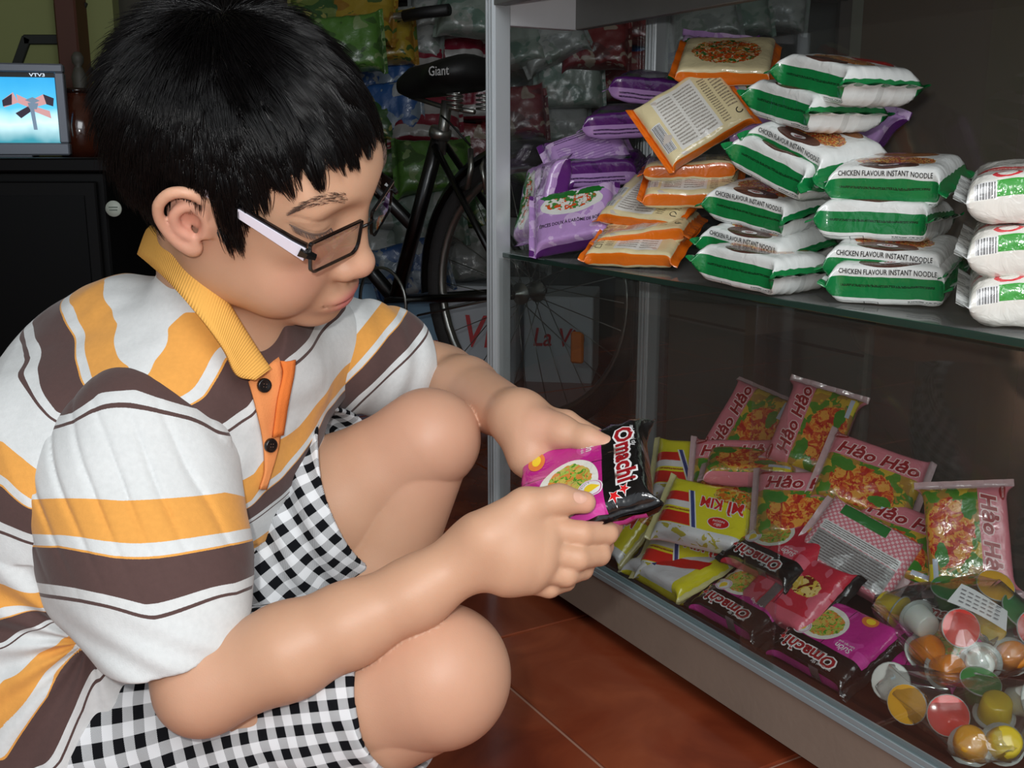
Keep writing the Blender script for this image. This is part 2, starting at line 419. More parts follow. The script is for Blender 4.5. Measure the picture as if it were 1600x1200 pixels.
head = Field(0.012, HM, HO)
head.ell((-.010, 0, .036), (.097, .0765, .086))
head.ell((.022, 0, -.020), (.066, .064, .078), k=.03)
for sy in (1, -1):
    head.ell((.046, sy * .036, -.046), (.033, .030, .034), k=.02)
    head.ell((.004, sy * .050, -.050), (.028, .017, .030), k=.02)
    head.ell((.060, sy * .040, .000), (.014, .015, .010), k=.016)
head.ell((.064, 0, -.088), (.024, .026, .017), k=.018)
head.ell((.030, 0, -.085), (.034, .034, .016), k=.02)
head.ell((.066, 0, .034), (.024, .050, .026), k=.02)
head.ell((.078, 0, -.064), (.016, .026, .018), k=.014)
EZ = .0135
def march(fd, u, v, d0=.55, d1=1.3):
    """where the line of sight through a photo pixel meets a surface"""
    r = ray(u, v); d = d0
    for _ in range(160):
        e = float(fd.ev((O0 + r * d)[None].astype(np.float32))[0])
        if e < .0003: break
        d += max(e * .7, .0003)
        if d > d1: return None
    return O0 + r * d
for sy in (1, -1):
    head.ell((.094, sy * .032, .006 + EZ), (.014, .021, .013), k=.014, sub=True)
    head.ell((.0665, sy * .0335, .002 + EZ), (.0140, .0185, .0125), k=.006)
def on_face(pix): return [HL(march(head, *q)) * [1, -1, 1] for q in pix]
EYE = on_face([(451, 350), (468, 359), (488, 366), (505, 364), (517, 356)])
CREASE = on_face([(455, 339), (474, 343), (494, 347), (511, 345)])
BROW = on_face([(544, 311), (525, 309), (503, 312), (480, 319), (459, 330)])
for sy in (1, -1):
    q = [(a_, sy * b_, c_) for a_, b_, c_ in EYE]
    for i in range(4): head.cone(q[i], q[i + 1], .0011, .0011, k=.0014, sub=True)
    q = [(a_ + .0003, sy * b_, c_) for a_, b_, c_ in CREASE]
    for i in range(3): head.cone(q[i], q[i + 1], .0008, .0008, k=.0016, sub=True)
head.cone((.081, 0, .014), (.096, 0, -.026), .0075, .0095, k=.012)
head.ell((.0965, 0, -.0300), (.0115, .0128, .0105), k=.008)
for sy in (1, -1):
    head.ell((.0885, sy * .0125, -.0345), (.0100, .0078, .0076), k=.006)
    head.ell((.0930, sy * .0065, -.0418), (.0050, .0032, .0032), k=.002, sub=True)
head.cone((.0895, .0045, -.047), (.0895, .0035, -.057), .0028, .0024, k=.004)
head.cone((.0895, -.0045, -.047), (.0895, -.0035, -.057), .0028, .0024, k=.004)
head.ell((.0890, 0, -.0618), (.0085, .0185, .0052), k=.006)
head.ell((.0865, 0, -.0705), (.0095, .0165, .0066), k=.005)
head.ell((.0960, 0, -.0660), (.0110, .0185, .0010), k=.0025, sub=True)
for sy in (1, -1): head.ell((.0800, sy * .0205, -.0660), (.0050, .0034, .0020), k=.004, sub=True)
# ears
def spl(pts, n=4):
    """Catmull-Rom through the points"""
    pts = np.asarray(pts, float); q = np.vstack([2 * pts[0] - pts[1], pts, 2 * pts[-1] - pts[-2]]); out = []
    for i in range(1, len(q) - 2):
        for t in np.linspace(0, 1, n, endpoint=False):
            out.append(.5 * (2 * q[i] + (q[i + 1] - q[i - 1]) * t + (2 * q[i - 1] - 5 * q[i] + 4 * q[i + 1] - q[i + 2]) * t * t + (3 * q[i] - q[i - 1] - 3 * q[i + 1] + q[i + 2]) * t ** 3))
    return np.array(out + [q[-2]])
ES = .80
for sy in (1, -1):
    def E(x, z, o=0.0):
        x = .009 + (x - .009) * ES; z = z * ES + .005
        return np.array((x, sy * (.0705 + o + .42 * max(0, .012 - x)), z))
    head.ell(E(-.010, .002, .000), (.0165, .0042, .0245), k=.006)
    head.ell(E(-.003, -.004, .006), (.0085, .0065, .0110), k=.005, sub=True)
    hx = spl([E(.010, .010, -.001), E(.007, .023, .003), E(-.006, .032, .006), E(-.019, .029, .007), E(-.027, .016, .008), E(-.027, .000, .007), E(-.021, -.015, .005), E(-.012, -.026, .003), E(-.003, -.033, .001)])
    head.chain(hx, list(np.interp(np.linspace(0, 8, len(hx)), range(9), [.0026, .0030, .0033, .0035, .0034, .0032, .0034, .0046, .0050])), k=.0025)
    ah = spl([E(-.002, .019, .002), E(-.012, .014, .004), E(-.017, .003, .005), E(-.014, -.010, .004), E(-.005, -.018, .003)])
    head.chain(ah, [.0028] * len(ah), k=.003)
    head.cone(E(.009, -.001, .001), E(.008, -.011, .001), .0040, .0040, k=.005)
    head.ell(E(-.003, -.029, .001), (.0075, .0048, .0075), k=.004)
neckf = Field(0.03)
neckf.chain([HW((-.030, 0, -.020)), HW((-.022, 0, -.075)) * .55 + J['neck'] * .45, J['neck'] - UPT * .03], [.051, .047, .060])
neckf.cone(HW((.012, 0, -.066)), J['neck'] + np.array([.018, 0, -.005]), .026, .030, k=.03)
headneck = Field(0.014, None, None)      # union of both, blended where jaw meets neck
class Blend:
    def __init__(s, a, b, k): s.a, s.b, s.k = a, b, k
    def bounds(s):
        l1, h1 = s.a.bounds(); l2, h2 = s.b.bounds(); return np.minimum(l1, l2), np.maximum(h1, h2)
    def ev(s, p): return smin(s.a.ev(p), s.b.ev(p), s.k)
hn = Blend(head, neckf, .012)

def torso_field(off=0.0):
    t = Field(0.05)
    for sgn in (-1, 1):
        o = LV * .032 * sgn
        t.chain([J['pelvis'] + o * 1.1, J['belly'] + o, J['chest'] + o * 1.1, J['neck'] - UPT * .085 + o * .9], [.118 + off, .112 + off, .106 + off, .062 + off])
    t.cone(P(205, 530, .90), P(112, 612, .94), .044 + off, .042 + off, k=.06)
    t.cone(J['shR'] + UPT * .008 + LV * .030, J['neck'] - UPT * .03, .047 + off, .050 + off, k=.04)
    t.cone(J['shL'] + UPT * .005 - LV * .02, J['neck'] - UPT * .03, .047 + off, .050 + off, k=.04)
    return t
armR = Field(.012); armR.chain([J['shR'], J['elR'] * .55 + J['shR'] * .45, J['elR']], [.046, .038, .034])
armR.chain([J['elR'], P(450, 1017, .765), P(545, 976, .768), P(650, 926, .772), J['wrR']], [.0335, .0335, .0292, .0250, .0225])
armL = Field(.012); armL.chain([J['shL'], J['elL']], [.044, .034])
armL.chain([J['elL'], J['elL'] * .68 + J['wrL'] * .32, J['wrL']], [.033, .032, .0220])
legR = Field(.014); legR.chain([J['hipR'], J['hipR'] * .45 + J['knR'] * .55, J['knR']], [.080, .066, .049])
legR.ell(J['knR'] + np.array([.004, 0, .004]), (.048, .050, .050), k=.02)
shR_ = Field(.014); shR_.chain([J['knR'] - np.array([.004, 0, .010]), J['knR'] * .62 + J['anR'] * .38, J['anR']], [.044, .046, .028])
legL = Field(.014); legL.chain([J['hipL'], J['hipL'] * .40 + J['knL'] * .60, J['knL']], [.078, .060, .041])
legL.ell(J['knL'] + np.array([.002, 0, .002]), (.041, .041, .040), k=.02)
shL_ = Field(.014); shL_.chain([J['knL'] - np.array([.002, 0, .008]), J['knL'] * .60 + J['anL'] * .40, J['anL']], [.040, .047, .027])
def foot(an, dirx):
    fo = Field(.012); d = np.array(dirx, float); d /= np.linalg.norm(d); w = np.cross([0, 0, 1], d)
    ball = np.array([an[0], an[1], .022]) + d * .085
    fo.chain([an, np.array([an[0], an[1], max(an[2] - .03, .035)]) - d * .02], [.028, .026]); fo.cone(an, ball, .030, .022)
    for i in range(5):
        o = w * (i - 2) * .016; fo.cone(ball + o, ball + o + d * (.045 - .006 * abs(i - 1)) + np.array([0, 0, -.010]), .012, .008, k=.004)
    return fo
ftR = foot(J['anR'], (.95, -.1, 0)); ftL = foot(J['anL'], (.95, .1, 0))

# ---- hands: palm chains and separate fingers
def hand(wr, palm, fingers, thumb, thenar):
    h = Field(.010)
    for q, r in palm: h.chain([wr] + [P(*a) for a in q], r, k=.012)
    for q, r in thenar: h.cone(P(*q[0]), P(*q[1]), r[0], r[1], k=.012)
    out = [h]
    for q, r in fingers: h.chain([P(*a) for a in q], r, k=.0022)
    h.chain([P(*a) for a in thumb[0]], thumb[1], k=.006)
    return h
FR = [.0106, .0093, .0086, .0077]
handR = hand(J['wrR'],
    [([(805, 838, .768), (850, 832, .772)], [.0215, .0165, .0125]), ([(805, 858, .765), (848, 860, .766)], [.0205, .0170, .0125]),
     ([(800, 878, .766), (842, 886, .766)], [.0195, .0165, .0120]), ([(795, 893, .770), (828, 903, .772)], [.0180, .0150, .0110])],
    [([(850, 827, .772), (908, 834, .776), (948, 833, .790), (958, 822, .806)], FR),
     ([(846, 861, .768), (902, 872, .772), (936, 866, .788), (944, 853, .804)], FR),
     ([(838, 888, .768), (884, 898, .773), (910, 889, .788), (916, 874, .802)], [.0102, .0088, .0081, .0073]),
     ([(824, 908, .774), (858, 917, .778), (884, 908, .790), (892, 895, .802)], [.0092, .0080, .0073, .0066])],
    ([(778, 828, .762), (822, 790, .768), (874, 780, .774), (914, 785, .779)], [.0165, .0125, .0104, .0082]),
    [([(762, 838, .762), (812, 800, .770)], [.020, .0135])])
handL = hand(J['wrL'],
    [([(848, 668, .905), (884, 662, .905)], [.0205, .0160, .0120]), ([(845, 690, .900), (880, 695, .905)], [.0200, .0165, .0120]),
     ([(838, 705, .892), (868, 722, .897)], [.0190, .0165, .0120]), ([(828, 712, .885), (852, 738, .885)], [.0185, .0160, .0120])],
    [([(884, 660, .905), (928, 684, .902), (952, 702, .894), (962, 716, .886)], FR),
     ([(880, 695, .905), (926, 722, .898), (955, 745, .886), (962, 760, .876)], FR),
     ([(868, 722, .897), (910, 758, .884), (938, 780, .868), (946, 792, .858)], FR),
     ([(852, 738, .885), (886, 776, .868), (910, 796, .852), (918, 806, .843)], [.0098, .0086, .0078, .0070])],
    ([(838, 668, .884), (880, 676, .870), (916, 686, .860), (946, 695, .853)], [.0170, .0125, .0102, .0082]),
    [([(826, 672, .890), (868, 672, .878)], [.0215, .0150])])
handR_j = Blend(armR, handR, .012); handL_j = Blend(armL, handL, .012)
def hairline(q):
    """height of the hairline over head-local points: brow side, temples, round the ear, nape"""
    return np.interp(q[:, 0], [-.13, -.055, -.030, -.016, -.012, .012, .016, .030, .036, .052, .070, .09], [-.050, -.050, -.030, .012, .034, .034, .000, -.004, .035, .062, .072, .078])
def hair_mask(q):
    z0 = hairline(q); return np.clip((q[:, 2] - z0) / .006 + .5, 0, 1) * (q[:, 0] < .095) * (np.abs(q[:, 1]) < .0775)
def shade_mask_body(V):
    """lips, rosy skin and nails as colour of the skin itself"""
    q = HL(V); lips = np.zeros(len(V)); rosy = np.zeros(len(V))
    n = lambda c, r: np.exp(-(((q - np.array(c)) / np.array(r)) ** 2).sum(1))
    lips = np.clip(1.7 * (n((.093, 0, -.0625), (.012, .0165, .0045)) + n((.092, 0, -.0710), (.012, .0145, .0045))), 0, 1)
    for sy in (1, -1):
        rosy += .55 * n((.062, sy * .042, -.030), (.03, .022, .02)) + .9 * n((-.008, sy * .080, .003), (.022, .016, .028)) + .5 * n((.07, sy * .032, -.002), (.02, .018, .009))
    rosy += .5 * n((.102, 0, -.032), (.014, .014, .012))
    for k, r in (('knR', .055), ('knL', .05)): rosy += .55 * np.exp(-(((V - J[k]) / r) ** 2).sum(1))
    for k, r in (('elR', .03),): rosy += .5 * np.exp(-(((V - J[k]) / r) ** 2).sum(1))
    tips = [P(956, 824, .806), P(942, 850, .802), P(914, 785, .779), P(946, 695, .853)]
    for t in tips: rosy += .6 * np.exp(-(((V - t) / .012) ** 2).sum(1))
    for c in (P(850, 668, .872),): rosy += .35 * np.exp(-(((V - c) / .02) ** 2).sum(1))
    return lips, np.clip(rosy, 0, 1), hair_mask(q)
def skin_mat():
    m = mat('skin', (.76, .58, .46), .47, spec=.35, sss=.22)
    nt = m.node_tree; b = nt.nodes['Principled BSDF']; L = nt.links.new
    def at(n):
        a = nt.nodes.new('ShaderNodeAttribute'); a.attribute_name = n; return a
    tc = nt.nodes.new('ShaderNodeTexCoord'); no = nt.nodes.new('ShaderNodeTexNoise'); no.inputs['Scale'].default_value = 38; no.inputs['Detail'].default_value = 6
    L(tc.outputs['Object'], no.inputs['Vector'])
    def mix(a, bb, f):
        x = nt.nodes.new('ShaderNodeMix'); x.data_type = 'RGBA'
        for s_, v_ in (('A', a), ('B', bb)):
            if isinstance(v_, tuple): x.inputs[s_].default_value = v_
            else: L(v_, x.inputs[s_])
        if isinstance(f, float): x.inputs['Factor'].default_value = f
        else: L(f, x.inputs['Factor'])
        return x.outputs['Result']
    c0 = mix(lin((.745, .575, .465)), lin((.785, .617, .505)), no.outputs['Fac'])
    c1 = mix(c0, lin((.83, .60, .525)), at('rosy').outputs['Fac'])
    c2 = mix(c1, lin((.74, .44, .42)), at('lips').outputs['Fac'])
    c3 = mix(c2, lin((.10, .085, .08)), at('scalp').outputs['Fac'])
    L(c3, b.inputs['Base Color'])
    n2 = nt.nodes.new('ShaderNodeTexNoise'); n2.inputs['Scale'].default_value = 900; L(tc.outputs['Object'], n2.inputs['Vector'])
    bp = nt.nodes.new('ShaderNodeBump'); bp.inputs['Strength'].default_value = .10; bp.inputs['Distance'].default_value = .001
    L(n2.outputs['Fac'], bp.inputs['Height']); L(bp.outputs['Normal'], b.inputs['Normal'])
    return m
boy = empty('person', (-.30, .80, 0))
BO = np.array([-.30, .80, 0])
def bmesh_part(name, V, F, mats, parent=boy, midx=None, smooth=True):
    o = mesh(name, np.asarray(V, float) - BO, F, mats, parent, midx, smooth); return o
torso = torso_field()
A, ax = rasterize([hn, torso, handR_j, handL_j, legR, shR_, legL, shL_, ftR, ftL], GLO, GHI)
BV, BF = surface_nets(A, ax); del A
BV, BF = keep_big(BV, BF)
body = bmesh_part('body', BV, BF, skin_mat())
_l, _r, _h = shade_mask_body(BV); attr(body, 'scalp', _h); attr(body, 'lips', _l); attr(body, 'rosy', _r)
# ---- clothes, also grown from distance fields and worn over the body
class Disp:
    """a field with cloth folds pressed into it and an optional cut"""
    def __init__(s, f, fold=None, cuts=(), inner=None): s.f, s.fold, s.cuts, s.inner = f, fold, cuts, inner
    def bounds(s): return s.f.bounds()
    def ev(s, p):
        d = s.f.ev(p)
        if s.fold is not None: d = d + s.fold(p).astype(np.float32)
        d0 = d
        for o, n in s.cuts: d = smax(d, ((p - np.asarray(o, np.float32)) @ np.asarray(n, np.float32)), .003)
        if s.inner is not None:
            f2, gap, (o, n), dep = s.inner
            e = d0 + gap; e = np.maximum(e, -((p - np.asarray(o, np.float32)) @ np.asarray(n, np.float32)) - dep)
            d = smax(d, -e, .0015)
        return d
def unit(v): v = np.asarray(v, float); return v / np.linalg.norm(v)
def vnoise(p, sc, seed=0):
    """smooth value noise in numpy"""
    q = np.asarray(p, np.float64) * sc + seed * 17.31; i = np.floor(q).astype(np.int64); f = q - i; f = f * f * (3 - 2 * f); out = 0
    for dx in (0, 1):
        for dy in (0, 1):
            for dz in (0, 1):
                h = ((i[:, 0] + dx) * 374761393 + (i[:, 1] + dy) * 668265263 + (i[:, 2] + dz) * 2147483647 + seed * 974634) & 0xffffffff
                h = ((h ^ (h >> 13)) * 1274126177) & 0xffffffff; h = (h ^ (h >> 16)) & 0xffff
                out = out + h / 65535.0 * (f[:, 0] if dx else 1 - f[:, 0]) * (f[:, 1] if dy else 1 - f[:, 1]) * (f[:, 2] if dz else 1 - f[:, 2])
    return out - .5
shirt_f = torso_field(.007)
shirt_f.cone(J['neck'] - UPT * .02, HW((-.03, 0, -.02)) * .30 + J['neck'] * .70, .064, .0545, k=.03)
shirt_f.cone(P(396, 478, .838), P(430, 556, .828), .026, .013, k=.004, sub=True)
ARMPIT = P(165, 985, .83)
def fold_torso(p):
    v = p - ARMPIT; r = np.linalg.norm(v, axis=1) + 1e-6
    q = v @ RC                                      # folds fan out from where the sleeve pulls the side of the shirt
    ang = np.arctan2(q[:, 1], q[:, 0])
    fan = np.sin(ang * 15 + 2.5 * vnoise(p, 14, 3)) * np.exp(-((r - .09) / .10) ** 2) * (q[:, 1] < .06)
    return .0026 * fan + .0050 * vnoise(p, 22, 5) + .0022 * vnoise(p, 60, 6)
slR = [P(214, 668, .815), P(208, 765, .815), P(234, 880, .795), P(262, 1010, .778)]
slRr = [.051, .0660, .0600, .0520]
sleeveR_f = Field(.03); sleeveR_f.chain(slR, slRr)
sleeveR_f.cone(P(138, 735, .825), P(175, 900, .81), .045, .048); sleeveR_f.cone(P(288, 722, .815), P(285, 880, .79), .038, .040); sleeveR_f.cone(P(285, 890, .785), P(300, 975, .775), .040, .036)
axR = unit(RC @ np.array([.15, -.97, .50]))
hemR = P(268, 984, .778)
def fold_sleeve(p):
    q = (p - slR[1]) @ RC
    ph = (q[:, 0] * .80 + q[:, 1] * .42) * 330 + 3.2 * vnoise(p, 18, 1)
    m = np.exp(-((q[:, 1] - .010) / .050) ** 2)
    ph2 = (q[:, 0] * .5 + q[:, 1] * .9) * 260 + 3.0 * vnoise(p, 16, 4); m2 = np.exp(-((q[:, 1] + .115) / .030) ** 2)
    return .0034 * m * (1 - np.abs(np.sin(ph * .5))) ** 3 + .0013 * m2 * np.sin(ph2) + .0028 * vnoise(p, 30, 2)
slL = [P(470, 548, .975), P(560, 556, 1.005), P(610, 566, 1.03), P(668, 580, 1.062)]
sleeveL_f = Field(.03); sleeveL_f.chain(slL, [.056, .047, .043, .038])
axL = unit(unit(slL[3] - slL[1]) - .1 * unit(ray(650, 580)) + np.array([0, 0, .25]))
hemL = P(648, 584, 1.05)
def inner(f, gap, o, n, dep): return (f, gap, (o, n), dep)
def cloth(name, fd, lo=None, hi=None):
    flo, fhi = fd.bounds(); A, ax = rasterize([fd], flo - .006 if lo is None else lo, fhi + .006 if hi is None else hi)
    V, F = surface_nets(A, ax); return keep_big(V, F)
shirt_d = Disp(shirt_f, fold_torso, [(J['pelvis'] - UPT * .030, -unit(UPT + np.array([.25, 0, 0])))])
sleeveR_d = Disp(sleeveR_f, fold_sleeve, [(hemR, axR)], inner(sleeveR_f, .0045, hemR, axR, .025))
sleeveL_d = Disp(sleeveL_f, lambda p: .0028 * vnoise(p, 34, 9) + .0012 * np.sin((p @ axL) * 190 + 3 * vnoise(p, 20, 8)), [(hemL, axL)], inner(sleeveL_f, .0042, hemL, axL, .020))
def march(fd, u, v, d0=.55, d1=1.3):
    """where the line of sight through a photo pixel meets a cloth"""
    r = ray(u, v); d = d0
    for _ in range(140):
        e = float(fd.ev((O0 + r * d)[None].astype(np.float32))[0])
        if e < .0004: break
        d += max(e * .7, .0004)
        if d > d1: return None
    return O0 + r * d
def grad(fd, p):
    e = .002; g = np.array([fd.ev((p + np.eye(3)[k] * e)[None].astype(np.float32))[0] - fd.ev((p - np.eye(3)[k] * e)[None].astype(np.float32))[0] for k in range(3)]); return unit(g)
class RBF:
    def __init__(s, X, y):
        s.X = np.asarray(X); n = len(s.X); K = np.linalg.norm(s.X[:, None] - s.X[None], axis=2) - np.eye(n) * .004
        B = np.hstack([s.X, np.ones((n, 1))]); M = np.block([[K, B], [B.T, np.zeros((4, 4))]]); s.w = np.linalg.solve(M + np.eye(n + 4) * 1e-9, np.r_[y, np.zeros(4)])
    def __call__(s, V):
        out = np.zeros(len(V))
        for i in range(0, len(V), 20000):
            q = V[i:i + 20000]; out[i:i + 20000] = np.linalg.norm(q[:, None] - s.X[None], axis=2) @ s.w[:len(s.X)] + np.hstack([q, np.ones((len(q), 1))]) @ s.w[len(s.X):]
        return out
# where the knitted stripes run over the cloth: (row of the pattern, points on the cloth)
ST_T = {1.0: [(165, 440), (185, 505), (203, 570), (224, 556), (256, 512), (288, 484)], 1.7: [(115, 477), (132, 540), (147, 597), (300, 608), (340, 544)],
        1.97: [(98, 500), (130, 600), (320, 620), (352, 560)], 2.75: [(60, 536), (86, 644), (352, 660), (388, 636)], 3.0: [(45, 560), (76, 650), (352, 676), (394, 650), (452, 572), (492, 536)],
        4.5: [(5, 688), (36, 716), (362, 756), (400, 744), (428, 688), (468, 668)], 5.2: [(5, 745), (50, 782), (356, 804), (394, 784), (408, 752), (440, 738)], 5.45: [(5, 755), (60, 795)], 6.25: [(5, 818), (80, 842)], 6.5: [(5, 832), (60, 852)],
        8.0: [(5, 913), (60, 930)], 8.7: [(5, 946), (120, 936)], 8.97: [(5, 966), (100, 948)], 9.2: [(5, 985), (100, 960)], 9.6: [(5, 1000), (125, 965)],
        11.5: [(5, 1060), (60, 1020), (115, 982)], 12.2: [(5, 1125), (70, 1050), (140, 985)], 12.47: [(10, 1190), (75, 1090), (145, 1005)], 13.25: [(70, 1195), (115, 1110), (160, 1030)],
        13.5: [(95, 1190), (130, 1110), (170, 1050)], 15.0: [(170, 1195), (200, 1120), (222, 1060)], 15.7: [(192, 1190), (222, 1130), (238, 1090)], .45: [(213, 490), (222, 530), (235, 450), (210, 445), (250, 468), (215, 420)], .70: [(218, 552), (196, 432)], .85: [(214, 592)]}
ST_R = {1.97: [(215, 572), (130, 612), (90, 632), (300, 610), (345, 640)], 2.75: [(90, 642), (152, 610), (212, 607), (318, 632), (346, 662)], 3.0: [(66, 674), (140, 642), (216, 635), (296, 652), (342, 676)],
        4.5: [(58, 780), (192, 783), (352, 768)], 5.2: [(84, 836), (224, 848), (354, 832)], 5.45: [(90, 852), (180, 870), (358, 850)], 6.25: [(126, 921), (225, 946), (366, 912)], 6.5: [(134, 940), (240, 966), (370, 928)], 7.4: [(170, 1000), (260, 1035), (365, 970)]}
ST_L = {3.0: [(470, 520), (440, 600)], 4.5: [(572, 504), (530, 560), (488, 606)], 5.2: [(598, 520), (555, 570), (496, 622)], 5.45: [(606, 524), (565, 575), (514, 624)], 6.25: [(638, 544), (600, 582), (560, 618)], 7.0: [(670, 556), (615, 604)]}
def fit_stripes(fd, table):
    X, y = [], []
    for sv, pts in table.items():
        for u, v in pts:
            q = march(fd, u, v)
            if q is not None: X.append(q); y.append(sv)
    return RBF(X, y)
def stripe_mat():
    m = mat('striped_jersey', (.85, .85, .85), .9, spec=.2); nt = m.node_tree; b = nt.nodes['Principled BSDF']; L = nt.links.new
    a = nt.nodes.new('ShaderNodeAttribute'); a.attribute_name = 'stripe'
    t = nt.nodes.new('ShaderNodeTexCoord'); no = nt.nodes.new('ShaderNodeTexNoise'); no.inputs['Scale'].default_value = 900; L(t.outputs['Object'], no.inputs['Vector'])
    def mth(op, *v):
        n = nt.nodes.new('ShaderNodeMath'); n.operation = op
        for i, q in enumerate(v):
            if isinstance(q, (int, float)): n.inputs[i].default_value = q
            else: L(q, n.inputs[i])
        return n.outputs[0]
    jit = mth('MULTIPLY_ADD', no.outputs['Fac'], .012, -.006)
    ph = mth('DIVIDE', mth('FLOORED_MODULO', mth('ADD', mth('SUBTRACT', a.outputs['Fac'], 1.0), jit), 3.5), 3.5)
    ramp = nt.nodes.new('ShaderNodeValToRGB'); ramp.color_ramp.interpolation = 'CONSTANT'; L(ph, ramp.inputs[0])
    wh, og, br = lin((.81, .82, .82)), lin((.86, .61, .30)), lin((.33, .25, .24)); el = ramp.color_ramp.elements
    seq = [(0, og), (.70, wh), (.93, og), (.975, br), (1.75, wh), (1.96, br), (2.05, wh)]
    while len(el) < len(seq): el.new(.5)
    for e, (p_, c_) in zip(el, seq): e.position = p_ / 3.5; e.color = c_
    yo = mth('GREATER_THAN', a.outputs['Fac'], 1.0)
    yk = nt.nodes.new('ShaderNodeMix'); yk.data_type = 'RGBA'; yk.inputs['A'].default_value = wh; L(ramp.outputs[0], yk.inputs['B']); L(yo, yk.inputs['Factor'])
    sh = nt.nodes.new('ShaderNodeMix'); sh.data_type = 'RGBA'; sh.blend_type = 'MULTIPLY'; sh.inputs['Factor'].default_value = 1.0
    n3 = nt.nodes.new('ShaderNodeTexNoise'); n3.inputs['Scale'].default_value = 260; n3.inputs['Detail'].default_value = 6; L(t.outputs['Object'], n3.inputs['Vector'])
    mr = nt.nodes.new('ShaderNodeMapRange'); mr.inputs['To Min'].default_value = .90; mr.inputs['To Max'].default_value = 1.08; L(n3.outputs['Fac'], mr.inputs['Value'])
    L(yk.outputs['Result'], sh.inputs['A']); L(mr.outputs['Result'], sh.inputs['B']); L(sh.outputs['Result'], b.inputs['Base Color'])
    b.inputs['Sheen Weight'].default_value = .15
    bp = nt.nodes.new('ShaderNodeBump'); bp.inputs['Strength'].default_value = .25; bp.inputs['Distance'].default_value = .0006; L(no.outputs['Fac'], bp.inputs['Height']); L(bp.outputs['Normal'], b.inputs['Normal'])
    return m
SM = stripe_mat()
V, F = cloth('shirt', shirt_d); rb = fit_stripes(shirt_d, ST_T)
shirt = bmesh_part('shirt', V, F, SM); attr(shirt, 'stripe', np.clip(rb(V), -2, 40))
V, F = cloth('sleeve', sleeveR_d); rb = fit_stripes(sleeveR_d, ST_R)
sl = bmesh_part('sleeve', V, F, SM, shirt); _sv = rb(V); hemd = (V - hemR) @ axR
attr(sl, 'stripe', np.where(hemd > -.014, 7.0, np.clip(_sv, 2.0, 7.9)))
V, F = cloth('sleeve', sleeveL_d); rb = fit_stripes(sleeveL_d, ST_L)
sl = bmesh_part('sleeve', V, F, SM, shirt); attr(sl, 'stripe', np.clip(rb(V), 2.06, 7.9))

# collar: a ribbed band turned down round the neck, near half from the nape to its point, far half behind the chin
def strip_solid(name, rows, th, m, parent, uvw=None):
    """rows: list of rows of points; closed sheet of thickness th"""
    G = np.array(rows); nr, nc = G.shape[:2]
    du = np.gradient(G, axis=0); dv = np.gradient(G, axis=1); N = np.cross(du, dv); N /= np.linalg.norm(N, axis=2, keepdims=True) + 1e-9
    V = np.concatenate([(G + N * th / 2).reshape(-1, 3), (G - N * th / 2).reshape(-1, 3)]); n = nr * nc; F = []
    for i in range(nr - 1):
        for j in range(nc - 1):
            a = i * nc + j; F += [(a, a + nc, a + nc + 1, a + 1), (n + a, n + a + 1, n + a + nc + 1, n + a + nc)]
    for i in range(nr - 1):
        a = i * nc; F.append((a, n + a, n + a + nc, a + nc)); a += nc - 1; F.append((a, a + nc, n + a + nc, n + a))
    for j in range(nc - 1):
        F.append((j, j + 1, n + j + 1, n + j)); a = (nr - 1) * nc + j; F.append((a, n + a, n + a + 1, a + 1))
    o = bmesh_part(name, V, F, m, parent)
    if uvw is not None: attr(o, 'along', np.tile(np.asarray(uvw).ravel(), 2))
    return o
def rib_mat():
    m = mat('collar_rib', (.88, .66, .33), .9, spec=.2); nt = m.node_tree; b = nt.nodes['Principled BSDF']
    a = nt.nodes.new('ShaderNodeAttribute'); a.attribute_name = 'along'; s_ = nt.nodes.new('ShaderNodeMath'); s_.operation = 'SINE'
    mu = nt.nodes.new('ShaderNodeMath'); mu.operation = 'MULTIPLY'; mu.inputs[1].default_value = 2600; nt.links.new(a.outputs['Fac'], mu.inputs[0]); nt.links.new(mu.outputs[0], s_.inputs[0])
    bp = nt.nodes.new('ShaderNodeBump'); bp.inputs['Strength'].default_value = .4; bp.inputs['Distance'].default_value = .0006; nt.links.new(s_.outputs[0], bp.inputs['Height']); nt.links.new(bp.outputs['Normal'], b.inputs['Normal'])
    return m
RIB = rib_mat()
fold_l = spl([P(*q) for q in [(285, 400, .925), (245, 360, .89), (234, 346, .855), (256, 352, .825), (280, 383, .808), (313, 410, .80), (344, 451, .80), (374, 498, .803), (407, 547, .81), (426, 574, .815)]], 6)
edge_l = spl([P(*q) for q in [(270, 450, .93), (232, 405, .89), (217, 398, .85), (238, 416, .822), (262, 438, .803), (289, 469, .79), (326, 513, .785), (352, 550, .79), (370, 586, .797), (398, 594, .805)]], 6)
_na, _nb = HW((-.03, 0, -.02)), J['neck']; _nd = unit(_nb - _na)
inner_l = np.array([q + .22 * ((_na + _nd * ((q - _na) @ _nd)) - q) + _nd * .014 for q in fold_l])
rows = []
for k, t in enumerate(np.linspace(0, 1, 9)):
    if t < .35: q = inner_l * (1 - t / .35) + fold_l * (t / .35)
    else: q = fold_l * (1 - (t - .35) / .65) + edge_l * ((t - .35) / .65)
    rows.append(q)
for _ in range(2):
    for k in range(1, 8): rows[k] = rows[k] * .5 + (rows[k - 1] + rows[k + 1]) * .25
al = np.cumsum(np.r_[0, np.linalg.norm(np.diff(fold_l, axis=0), axis=1)])
strip_solid('collar', rows, .0032, RIB, shirt, np.tile(al, (9, 1)))
rows = [spl([P(430, 478, .93), P(470, 496, .925), P(500, 500, .95)], 6), spl([P(436, 500, .915), P(470, 512, .915), P(496, 512, .945)], 6), spl([P(444, 540, .905), P(466, 540, .91), P(486, 524, .935)], 6)]
